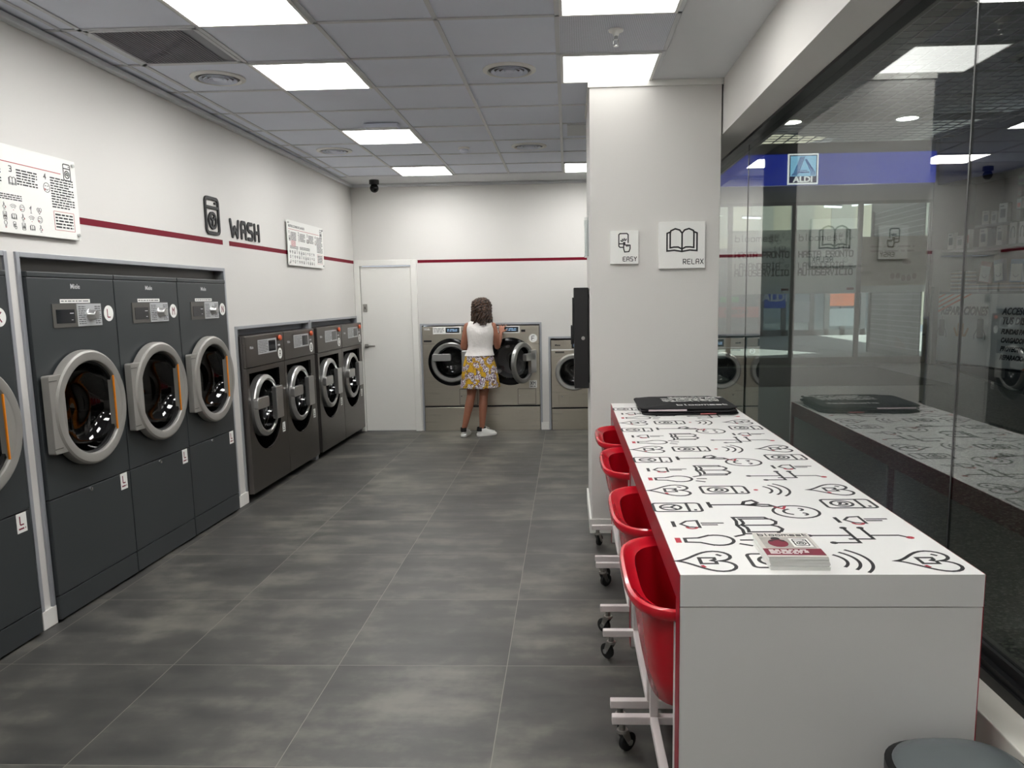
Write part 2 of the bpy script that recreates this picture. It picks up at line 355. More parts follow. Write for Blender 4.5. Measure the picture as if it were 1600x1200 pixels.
M_BLACKG = mat('black_gloss_plastic', rgb(6, 6, 7), .1, spec=.25)
M_BLACK = mat('black_plastic', rgb(22, 22, 23), .45)
M_RUBBER = mat('black_rubber', rgb(18, 18, 18), .7)
M_GREYPAN = mat('grey_panel_plastic', rgb(84, 82, 78), .4)
M_SILVER = mat('silver_fascia', rgb(196, 198, 200), .35, .4)
M_ORANGE = mat('orange_handle_inlay', rgb(232, 136, 24), .4)
M_ORANGEB = mat('orange_button', rgb(214, 92, 52), .4)
M_WHITE = mat('white_print', rgb(236, 236, 232), .5)
M_INK = mat('black_ink', rgb(34, 34, 36), .6)
M_INKG = mat('grey_ink', rgb(96, 96, 98), .6)
M_INKL = mat('light_ink', rgb(200, 200, 202), .5)
M_INKR = mat('red_ink', rgb(178, 36, 54), .6)
M_BURG = mat('burgundy_ink', rgb(120, 28, 50), .6)
M_DISPLAY = mat('display_glass', rgb(16, 18, 24), .12, coat=.4)
M_LCD = emis('display_characters', (.45, .7, 1, 1), .5)
M_TABLE = mat('white_laminate', rgb(232, 231, 228), .32, var=.01)
M_TABLEF = mat('white_laminate_front', rgb(205, 202, 200), .45, var=.01)
M_SILL = mat('cream_sill', rgb(222, 219, 209), .4)
M_DARKFRAME = mat('black_frame_metal', rgb(20, 21, 23), .4, .3)
M_BASKET = mat('red_plastic', rgb(196, 16, 36), .24, var=.03, coat=.25)
M_WSTEEL = mat('white_powder_coat', rgb(222, 214, 212), .4)
M_ZINC = mat('zinc_plate', rgb(165, 163, 158), .35, .9)
M_CLOTH = mat('black_cloth', rgb(24, 24, 26), .9, var=.2, vscale=40, bump=.3, bscale=500)
M_LAMP = emis('lamp_diffuser', (1, .99, .97, 1), LAMP)
M_GLASS = glass('shopfront_glass', (.76, .80, .78, 1), .05)
M_PORT = glass('porthole_glass', (.42, .42, .42, 1), .05); M_PORTD = glass('dark_porthole_glass', (.16, .16, .16, 1), .05)
M_CLEAR = glass('clear_acrylic', (.9, .92, .92, 1), .06)
# ------------------------------------------------------------------ dimensions
ZC = 2.962; YB = 9.323; G = 1.225; Y0 = -2.2
TH = math.atan(.012)
def L3(u, v, z=0.): return Vector((-2.63+math.sin(TH)*u+math.cos(TH)*v, 3.6+math.cos(TH)*u-math.sin(TH)*v, z))
RZL = math.pi/2-TH
ML = T((-2.63, 3.6, 0)) @ Matrix.Rotation(RZL, 4, 'Z')    # local x = along the left wall, -y = out of it
# ------------------------------------------------------------------ shell
struct(bx(-3.6, 1.3, Y0, 10.2, -.2, 0).build('floor', M_FLOOR), 'grey concrete look porcelain tile floor of the laundry', 'floor')
D = .85
mb = MB(); UE = 5.735; US = -5.9
mb.box(US, UE, 0, .1, 1.845, ZC)                     # above the tall machine recesses
mb.box(2.385, UE, 0, .1, 1.40, 1.845)
for a, b, z in ((US, -2.3, 1.845), (-.045, .06, 1.845), (2.215, 2.385, 1.845), (4.02, 4.07, 1.4), (5.705, UE, 1.4)): mb.box(a, b, 0, D, 0, z)
wl = mb.build('wall_left', M_WALL, M=ML); struct(wl, 'pale grey left wall with the washer recesses', 'wall')
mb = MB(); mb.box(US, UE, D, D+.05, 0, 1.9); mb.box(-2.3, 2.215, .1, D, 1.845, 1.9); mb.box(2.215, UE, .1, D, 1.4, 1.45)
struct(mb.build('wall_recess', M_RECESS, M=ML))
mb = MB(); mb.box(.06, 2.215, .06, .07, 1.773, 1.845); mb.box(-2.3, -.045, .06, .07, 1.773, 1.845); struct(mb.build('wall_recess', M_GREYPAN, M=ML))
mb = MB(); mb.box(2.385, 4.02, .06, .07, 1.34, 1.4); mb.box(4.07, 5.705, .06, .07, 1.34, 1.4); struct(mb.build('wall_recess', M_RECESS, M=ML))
# back wall with door and machine recesses
mb = MB(); OP = [(-2.496, -1.878, 2.01), (-1.765, -.345, 1.285), (-.215, 1.19, 1.11)]
x = -2.75; 
for a, b, z in OP: mb.box(x, a, YB, YB+.12, 0, ZC); mb.box(a, b, YB, YB+.12, z, ZC); x = b
mb.box(x, 1.3, YB, YB+.12, 0, ZC)
struct(mb.build('wall_back', M_WALL), 'pale grey back wall behind the steel machines', 'wall')
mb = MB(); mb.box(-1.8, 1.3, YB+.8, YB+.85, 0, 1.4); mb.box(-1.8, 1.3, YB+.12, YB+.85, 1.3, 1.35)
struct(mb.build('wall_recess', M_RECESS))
struct(bx(-3.6, G+.06, Y0-.1, Y0, -.1, 3.2).build('wall_front', mat('front_wall_grey', rgb(190, 188, 184), .6)))
# pillar
mb = MB(); mb.box(.149, .985, 5.141, 6.0, 0, ZC)
pl = mb.build('wall_pillar', M_WALL, bevel=.003); struct(pl, 'white square pillar beside the printed counter', 'wall')
struct(bx(.140, .995, 5.13, 6.01, ZC-.045, ZC-.001).build('trim_1', M_TRIMW))
mb = MB(); mb.box(.134, 1.0, 5.126, 5.141, 0, .10); mb.box(.134, .149, 5.141, 6.0, 0, .10)
struct(mb.build('baseboard_pillar', M_TRIMW, bevel=.003))
# bulkhead over the shop window, sill wall below
struct(bx(.995, G+.06, Y0, YB, 2.615, ZC).build('wall_bulkhead', M_WALL), 'white bulkhead running above the shop window', 'wall')
struct(bx(1.09, G+.06, Y0, YB, 0, .49).build('wall_right', M_SILL, bevel=.004), 'low cream wall and sill under the shop window', 'wall')
struct(bx(1.172, G+.05, Y0, YB, 2.598, 2.616).build('trim_2', M_DARKFRAME))
mb = MB(); mb.box(1.195, G+.03, Y0, YB, .49, .545); mb.box(G-.012, G+.03, Y0, YB, .545, .575); mb.box(1.185, 1.195, Y0, YB, .49, .525)
struct(mb.build('trim_3', M_DARKFRAME))
js = [-2.2, -.46, 2.48, 5.43, 8.38, YB]
for i in range(5):
    a, b = js[i]+.004, js[i+1]-.004
    struct(bx(G, G+.003, a, b, .575, 2.6).build('window_%d' % (i+1), M_GLASS), 'tall frameless shop window pane', 'window')
mb = MB()
for y in js[1:-1]: mb.box(G-.001, G+.006, y-.004, y+.004, .575, 2.6)
struct(mb.build('trim_4', mat('joint_silicone', rgb(52, 54, 54), .3)))
for z in (2.17, .9):
    pass
# skirtings
mb = MB()
for a, b in ((-.045, .06), (2.215, 2.385)): mb.box(a, b, -.014, 0, 0, .095)
mb.box(US, -2.3, -.014, 0, 0, .095)
struct(mb.build('baseboard_left', M_TRIMW, M=ML, bevel=.003))
mb = MB(); mb.box(-.338, -.24, YB-.014, YB, 0, .095); struct(mb.build('baseboard_back', M_TRIMW, bevel=.003))
# burgundy line
mb = MB()
for a, b in ((-2.6, 2.26), (2.37, 5.72)): mb.box(a, b, -.0012, 0, 2.036, 2.072)
tag(mb.build('wall_stripe', M_STRIPE, M=ML), 'burgundy painted line along the left wall', 'wall stripe')
tag(bx(-1.79, G-.01, YB-.0012, YB, 2.034, 2.068).build('wall_stripe', M_STRIPE), 'burgundy painted line along the back wall right of the door', 'wall stripe')
# recess trims
def recess_trim(name, a, b, z, MM, label, w_=.024, pr=.012):
    mb = MB(); mb.box(a-w_, a, -pr, .1, 0, z+w_); mb.box(b, b+w_, -pr, .1, 0, z+w_); mb.box(a, b, -pr, .1, z, z+w_)
    o = mb.build('recess_trim', M_ALU, M=MM, bevel=.002); tag(o, label, 'metal trim')
recess_trim('t', -2.3, -.045, 1.837, ML, 'grey metal trim framing the recess of machine K at the left edge')
recess_trim('t', .06, 2.215, 1.837, ML, 'grey metal trim framing the recess of dryers L, M and N')
recess_trim('t', 2.385, 4.005, 1.392, ML, 'grey metal trim above the nearer pair of dark washers')
recess_trim('t', 4.085, 5.69, 1.392, ML, 'grey metal trim above the dark washers nearest the door')
MBK = T((0, YB, 0))
recess_trim('t', -1.765, -.345, 1.285, MBK, 'grey metal trim framing the two steel machines behind the woman')
recess_trim('t', -.215, 1.19, 1.11, MBK, 'grey metal trim framing the small steel machine beside the pillar')
# door at the back
mb = MB(); mb.box(-2.56, -2.496, YB-.02, YB, 0, 2.075); mb.box(-1.878, -1.805, YB-.02, YB, 0, 2.075); mb.box(-2.496, -1.878, YB-.02, YB, 2.01, 2.075)
dr = bx(-2.49, -1.884, YB+.01, YB+.05, .006, 2.0).build('door_1', M_TRIMW, bevel=.002); struct(dr, 'white flush door in the back left corner', 'door')
fr = mb.build('door_frame', M_TRIMW, dr, bevel=.003)
mb = MB(); mb.box(-2.474, -2.43, YB+.0, YB+.01, 1.028, 1.072); mb.tube([(-2.452, YB+.01, 1.05), (-2.452, YB-.045, 1.05)], .009, 10); mb.box(-2.462, -2.335, YB-.055, YB-.04, 1.04, 1.06)
mb.build('door_handle', M_ZINC, dr, smooth=40, bevel=.002)
mb = MB(); mb.box(-2.475, -2.425, YB+.002, YB+.01, 1.465, 1.555); mb.disc(.014, -.006, 16, (-2.45, YB+.004, 1.51)); mb.cur = 1; mb.box(-2.455, -2.445, YB-.004, YB+.0, 1.495, 1.525)
mb.build('door_lock', [M_ZINC, M_INK], dr, smooth=40)
# ------------------------------------------------------------------ ceiling
m_ = .5933; gx = [-.0406+m_*k for k in range(-4, 2)]; gy0 = 3.972
k0, k1 = -10, 8
mb = MB(); mb.box(-3.0, G, Y0, YB, ZC, ZC+.25)
mb.cur = 1
bw = .012
for x_ in gx: mb.box(x_-bw, x_+bw, Y0, gy0+m_*8+bw, ZC-.006, ZC)
for k in range(k0, k1+1): mb.box(-2.60 if k < 8 else gx[0], gx[-1]+bw, gy0+m_*k-bw, gy0+m_*k+bw, ZC-.006, ZC)
mb.box(-2.52, -2.50, Y0, YB-.4, ZC-.006, ZC)
struct(mb.build('ceiling', [M_CEIL, M_TBAR]), 'suspended tile ceiling of the laundry', 'ceiling')
def pixels(): pass
mb = MB(); mb.box(gx[-1]+bw, .995, Y0, YB, ZC-.008, ZC); mb.box(-2.60, gx[-1]+bw, gy0+m_*8+bw, YB, ZC-.008, ZC)
struct(mb.build('ceiling_border', M_PLASTER))
mb = MB(); mb.box(US, UE, -.045, 0, ZC-.04, ZC-.009); struct(mb.build('trim_5', M_PLASTER, M=ML, bevel=.004))
struct(bx(-2.60, G-.05, YB-.04, YB, ZC-.04, ZC-.009).build('trim_6', M_PLASTER, bevel=.004))
def ceil_lamp(ci, k, label, m=None):
    xa, xb = gx[ci]+bw, gx[ci+1]-bw; ya, yb = gy0+m_*k+bw, gy0+m_*(k+1)-bw
    t = thing('ceiling_light', label, 'ceiling light', ((xa+xb)/2, (ya+yb)/2, ZC), group='square ceiling light panels')
    hx, hy = (xb-xa)/2, (yb-ya)/2; e = .016
    mb = MB(); mb.box(-hx, hx, -hy, -hy+e, -.014, 0); mb.box(-hx, hx, hy-e, hy, -.014, 0); mb.box(-hx, -hx+e, -hy+e, hy-e, -.014, 0); mb.box(hx-e, hx, -hy+e, hy-e, -.014, 0)
    mb.build('frame', M_WHITE, t); bx(-hx+e, hx-e, -hy+e, hy-e, -.008, 0).build('diffuser', m or M_LAMP, t)
lab = {(1, -1): 'square ceiling light cut by the top edge of the photo, left row', (1, 1): 'square ceiling light right of the round vent, second of the left row', (1, 4): 'square ceiling light with the emergency lamp just before it', (1, 7): 'farthest square ceiling light of the left row, near the camera dome',
       (4, -1): 'square ceiling light in the top edge above the sprinkler tile', (4, 1): 'square ceiling light right above the white pillar', (4, 7): 'far square ceiling light half hidden behind the pillar'}
for k in (-1, 1, 4, 7): ceil_lamp(1, k, lab[(1, k)])
for k in (-1, 1, 7): ceil_lamp(4, k, lab[(4, k)], emis('lamp_diffuser_dim', (1, .985, .95, 1), LAMP*.13) if k == 1 else emis('lamp_diffuser_soft', (1, .985, .95, 1), LAMP*.7) if k == -1 else None)
for k in (-4, -7):
    for c in (1, 4): ceil_lamp(c, k, 'square ceiling light behind the viewer', emis('lamp_diffuser_rear', (1, .99, .97, 1), LAMP*.8))
def round_vent(ci, k, label):
    t = thing('air_diffuser', label, 'ceiling vent', (gx[ci]+m_/2, gy0+m_*(k+.5), ZC), group='round ceiling air diffusers')
    mb = MB(); mb.loft_closed([(.160, 0), (.160, -.006), (.135, -.014), (.128, -.008), (.128, 0)], 48, (0, 0, 0), 'z'); mb.build('rim', M_WHITE, t, smooth=50)
    for r in (.112, .084, .056):
        mb = MB(); mb.loft_closed([(r, -.014), (r-.004, -.016), (r-.021, -.002), (r-.017, -.001)], 40, (0, 0, 0), 'z'); mb.build('cone', M_CEIL, t, smooth=50)
    mb = MB(); mb.disc(.03, -.012, 32, (0, 0, 0), 'z'); mb.build('hub', M_CEIL, t, smooth=50)
    mb = MB(); mb.disc(.128, -.0012, 40, (0, 0, 0), 'z'); mb.build('backing', M_INKG, t)
for ci, k, l in ((0, 1, 'round ceiling air diffuser beside the square grille'), (3, 1, 'round ceiling air diffuser left of the light over the pillar'), (0, 5, 'round ceiling air diffuser in the far left of the ceiling'), (3, 5, 'far round ceiling air diffuser right of the smoke detector')): round_vent(ci, k, l)
t = thing('return_air_grille', 'square louvred return air grille in the ceiling, upper left', 'ceiling grille', (gx[0]+m_/2, gy0+m_*.5, ZC))
h_ = m_/2-bw; mb = MB()
for a in (0, 1, 2, 3):
    q = MB(); q.m = RZ(90*a); q.box(-h_, h_, h_-.022, h_, -.008, 0); mb.add(q.v, q.f)
mb.build('frame', M_TBAR, t); mb = MB()
for i in range(26):
    x_ = -h_+.022+(2*h_-.044)*(i+.5)/30; mb.add([(x_-.006, -h_+.02, -.001), (x_-.006, h_-.02, -.001), (x_+.006, h_-.02, -.008), (x_+.006, -h_+.02, -.008)], [(0, 1, 2, 3)]); mb.box(x_+.004, x_+.006, -h_+.02, h_-.02, -.009, -.007)
mb.build('slats', M_TBAR, t); bx(-h_+.02, h_-.02, -h_+.02, h_-.02, -.0015, 0).build('backing', mat('grille_backing', rgb(150, 152, 158), .7), t)
# perforated tile with sprinkler
t = bx(gx[4]+bw, gx[5]-bw, gy0+bw, gy0+m_-bw, ZC-.004, ZC+.001)
k = NT('perforated_metal'); vo = k.n('ShaderNodeVectorMath', {0: k.coord(), 1: (110, 110, 110)}, operation='MULTIPLY'); fr_ = k.n('ShaderNodeVectorMath', {0: vo.outputs[0]}, operation='FRACTION'); ds = k.n('ShaderNodeVectorMath', {0: fr_.outputs[0], 1: (.5, .5, 0)}, operation='SUBTRACT'); sx = k.n('ShaderNodeSeparateXYZ', {0: ds.outputs[0]})
d_ = k.math('SQRT', k.math('ADD', k.math('POWER', sx.outputs[0], 2.0), k.math('POWER', sx.outputs[1], 2.0)))
k.set('Base Color', k.mix(k.math('LESS_THAN', d_, .28), rgb(225, 228, 238), rgb(150, 153, 162))); k.set('Roughness', .6)
struct(t.build('ceiling_tile', k.m))
t = thing('fire_sprinkler', 'white fire sprinkler hanging from the perforated ceiling tile', 'sprinkler', (.26, 4.20, ZC-.004))
mb = MB(); mb.lathe([(.0, -.001), (.04, -.001), (.038, -.008), (.02, -.014), (.012, -.03), (0, -.03)], 24, axis='z'); mb.build('escutcheon', M_WHITE, t, smooth=50)
mb = MB(); mb.tube([(0, 0, -.03), (0, 0, -.045)], .008, 10); mb.tube([(-.012, 0, -.045), (-.012, 0, -.07), (0, 0, -.078)], .002); mb.tube([(.012, 0, -.045), (.012, 0, -.07), (0, 0, -.078)], .002); mb.box(-.013, .013, -.003, .003, -.048, -.044); mb.disc(.014, -.080, 16, (0, 0, 0), 'z', -.077); mb.build('nozzle', M_CHROME, t, smooth=40)
t = thing('smoke_detector', 'small round white smoke detector on the ceiling', 'smoke detector', (-.93, 7.24, ZC))
mb = MB(); mb.lathe([(0, 0), (.052, 0), (.052, -.012), (.044, -.016), (.0, -.016)], 28, axis='z'); mb.build('base', M_WHITE, t, smooth=40)
mb = MB(); mb.lathe([(0, -.016), (.04, -.016), (.042, -.034), (.03, -.05), (0, -.054)], 28, axis='z'); mb.build('sensor_head', M_CEIL, t, smooth=40)
t = thing('security_camera', 'black dome security camera on the ceiling in the far left corner', 'security camera', (-2.19, 8.98, ZC-.008))
mb = MB(); mb.lathe([(0, 0), (.055, 0), (.055, -.045), (.03, -.055), (0, -.055)], 28, axis='z'); mb.build('mount', M_BLACK, t, smooth=40)
mb = MB(); mb.ell((0, 0, -.09), (.05, .05, .05)); mb.build('dome', M_BLACKG, t, smooth=60)
t = thing('emergency_light', 'slim white emergency light box on the ceiling', 'emergency light', (-1.43, 6.2, ZC-.006))
mb = MB(); mb.rrect(-.135, .135, -.05, .05, -.03, 0, .01, 'z'); mb.build('housing', M_CEIL, t, bevel=.003)
bx(-.12, .12, -.04, .04, -.033, -.03).build('lens', M_TBAR, t)
struct(bx(gx[4]+.05, gx[5]-.05, 6.37, 6.78, ZC-.012, ZC-.002).build('ceiling_panel', M_PLASTER))
# ------------------------------------------------------------------ sign boards
def sign_board(u0, u1, z0, z1, label, first):
    W, H = u1-u0, z1-z0
    t = thing('instruction_board', label, 'sign board', (0, 0, 0)); t.matrix_world = ML @ T((u0, -.018, z0))
    mb = MB(); mb.box(0, W, -.006, 0, 0, H); mb.build('panel', M_WHITE, t, bevel=.001)
    for i, (x, z) in enumerate(((.025, .025), (W-.025, .025), (.025, H-.025), (W-.025, H-.025))):
        m2 = MB(); m2.disc(.009, -.016, 16, (x, 0, z), h0=.018); m2.build('standoff', M_SATIN, t, smooth=40)
    p = MB(); M = T((0, -.0062, 0)) @ RX(90)
    def at_(fx, fz): return M @ T((fx*W, fz*H, 0))
    old = p.m
    if not first: text_mesh(p, 'INSTRUCCIONES DE LAVADO', .032, at_(.03, .87), .0004, align='LEFT')
    p.cur = 1; p.m = M; p.box(.03*W, .88*W, .80*H, .808*H, 0, .0008); p.m = old; p.cur = 0
    icon(p, 'washer', at_(.93, .84) @ S3(.085), .06)
    for n_, xx in enumerate((.03, .27, .51, .745)):
        lettering(p, str(n_+1), at_(xx+.005, .70), .025, .004)
        icon(p, ('washer', 'bulb', 'book', 'smiley')[n_], at_(xx+.02, .6) @ S3(.05), .05)
        rows = (6, 6, 6, 12)[n_]; zb = .75-rows*.032
        fineprint(p, (xx+.05)*W, (xx+(.19 if n_ < 3 else .225))*W, zb*H, .75*H, rows, M, n_+3)
    p.cur = 1; fineprint(p, .08*W, .20*W, .42*H, .56*H, 5, M, 31); p.cur = 0
    for a, b in ((.05, .26), (.30, .58)): fineprint(p, a*W, b*W, .42*H-.02, .42*H+.01, 3, M, 9)
    kinds = ['heart', 'tap', 'wifi', 'heart', 'washer', 'smiley', 'washer_y', 'book', 'plant', 'bulb', 'horn']; q = 0
    for r in range(3):
        for c in range(12): icon(p, kinds[(c*3+r*5) % 11], at_(.05+c*.0585, .30-r*.105) @ S3(.034), .05); q += 1
    p.cur = 1; p.m = M; z0_, z1_ = .1*H, .33*H
    p.m = M; p.stroke(rr(.80*W, .955*W, z0_, z1_, .003), .002, True); p.m = old; p.cur = 0
    fineprint(p, .81*W, .945*W, .12*H, .31*H, 5, M, 77)
    p.build('print', [M_INK, M_INKR], t)
sign_board(-.49, .525, 1.945, 2.352, 'white instruction board cut by the left edge of the photo', True)
sign_board(3.54, 4.545, 1.937, 2.35, 'white washing instruction board between the word WASH and the door', False)
# WASH lettering and washer pictogram, raised black
t = thing('wash_sign', 'raised black letters spelling WASH on the left wall', 'wall lettering'); t.matrix_world = ML @ T((2.39, -.001, 2.098))
def bold_letter(ch, x0, w_, h_, s):
    q = MB()
    for g in GL[ch]:
        pts = [tuple(float(k) for k in r.split(',')) for r in g.split()]
        q.rstroke([(p[0]/.6*(w_-s)+s/2+x0, p[1]*(h_-s)+s/2) for p in pts], s, False, .008)
    return q
xx = 0
for ch, ww in (('W', .17), ('A', .108), ('S', .108), ('H', .108)):
    q = bold_letter(ch, xx, ww, .15, .028); q2 = MB(); q2.m = RX(90); q2.add(q.v, q.f); q2.build('letter', M_INK, t); xx += ww+.022
t = thing('washer_pictogram', 'raised black washing machine pictogram left of the word WASH', 'wall pictogram'); t.matrix_world = ML @ T((2.105, -.001, 2.235))
p = MB(); M = RX(90); p.m = M
p.rstroke(rr(-.1, .1, -.125, .125, .03), .022, True, .012); p.rstroke([(-.1, .06), (.1, .06)], .018, False, .012); p.rstroke(circ(0, -.035, .055), .018, True, .012)
p.rstroke([(0, -.035), (0, -.075)], .016, False, .012); p.rstroke([(0, -.035), (.03, -.01)], .016, False, .012); p.rstroke([(0, -.035), (-.03, -.01)], .016, False, .012); p.rstroke([(.05, .093), (.065, .093)], .014, False, .012)
p.build('outline', M_INK, t)
# EASY / RELAX plates on the pillar
def pillar_plate(x0, x1, z0, z1, word, ic, label):
    t = thing('wall_plate', label, 'wall sign', (x0, 5.141, z0)); W, H = x1-x0, z1-z0
    bx(0, W, -.022, -.002, 0, H).build('plate', M_WHITE, t, bevel=.0015); bx(.02, W-.02, -.004, 0, .02, H-.02).build('spacer', M_INKG, t)
    p = MB(); M = T((0, -.0222, 0)) @ RX(90)
    if ic == 'tap': icon(p, 'tap', M @ T((W*.5, H*.63, 0)) @ S3(.125), .06)
    else: icon(p, 'book', M @ T((W*.5, H*.62, 0)) @ S3(.20), .05)
    lettering(p, word, M @ T((W-.012, .018 if ic == 'tap' else .028, 0)), .026 if ic == 'tap' else .03, .0045, .32, 'r', rnd=True)
    p.build('print', [M_INK, M_INK], t)
pillar_plate(.277, .46, 1.812, 2.024, 'EASY', 'tap', 'small white EASY plate with a tapping finger on the pillar')
pillar_plate(.591, .889, 1.777, 2.074, 'RELAX', 'book', 'larger white RELAX plate with an open book on the pillar')
# ------------------------------------------------------------------ machines
M_DOORG = mat('grey_satin_door_ring', rgb(150, 150, 147), .32, .7)
def plate_hole(x0, x1, z0, z1, cx, cz, r, y0, y1, n=48, rz=None):
    "panel with a round hole, front at y0, thickness to y1"
    rz = rz or r; mb = MB(); A = []; B = []
    for i in range(n):
        a = 2*math.pi*(i+.5)/n; c, s = math.cos(a), math.sin(a)
        t = min((x1-cx)/c if c > 1e-9 else (x0-cx)/c if c < -1e-9 else 9, (z1-cz)/s if s > 1e-9 else (z0-cz)/s if s < -1e-9 else 9)
        A.append((cx+r*c, cz+rz*s)); B.append((cx+t*c, cz+t*s))
    # snap nearest outer points to the corners
    for cc in ((x0, z0), (x1, z0), (x1, z1), (x0, z1)):
        i = min(range(n), key=lambda j: (B[j][0]-cc[0])**2+(B[j][1]-cc[1])**2); B[i] = cc
    R = [[(p[0], y1, p[1]) for p in B], [(p[0], y0, p[1]) for p in B], [(p[0], y0, p[1]) for p in A], [(p[0], y1, p[1]) for p in A]]
    mb.loft(R, cap=False); return mb
def letter_badge(t, ch, x, z, r, y, ring_col=None, rz=None, ink=None):
    mb = MB(); mb.disc(r, y-.0012, 32, (x, 0, z), h0=y); mb.cur = 1
    s = r*1.0
    old = mb.m; lettering(mb, ch, T((x-.3*s*1.0+.0, y-.0013, z-s*.5)) @ RX(90), s, s*.14); mb.m = old
    mb.build('letter_badge', [M_WHITE, ink or M_BURG], t)
def sticker(t, ch, x, z, w_, h_, y, ink=None):
    mb = MB(); mb.box(x-w_/2, x+w_/2, y-.001, y, z-h_/2, z+h_/2); mb.cur = 1
    n = len(ch); s = h_*.42
    lettering(mb, ch, T((x, y-.0012, z-h_*.10)) @ RX(90), s, s*.16, align='c'); fineprint(mb, x-w_*.35, x+w_*.35, -z*0+0, h_*.16, 1, T((0, y-.0012, z-h_*.38)) @ RX(90), 5)
    mb.build('sticker', [M_WHITE, ink or M_BURG], t)
def drum(t, cx, cz, r, y0, depth, m=None):
    mb = MB(); mb.lathe([(r, y0), (r*1.02, y0+.03), (r*1.02, y0+depth), (0, y0+depth)], 40, (cx, 0, cz)); o = mb.build('drum', m or M_STEELD, t, smooth=50)
    mb = MB(); mb.lathe([(0, y0+depth-.05), (r*.22, y0+depth-.05), (r*.3, y0+depth-.02), (r*.75, y0+depth-.012)], 30, (cx, 0, cz)); mb.ring(r*.4, r*.45, y0+depth-.01, y0+depth-.03, 30, (cx, 0, cz)); mb.build('drum_hub', m or M_STEELD, o, smooth=50)
    mb = MB()
    for k in range(3):
        a = math.radians(100+120*k); x, z = cx+r*.93*math.cos(a), cz+r*.93*math.sin(a); mb.tube([(x, y0+.04, z), (x, y0+depth-.02, z)], r*.13, 8)
    mb.build('lifter', m or M_STEELD, o, smooth=60)

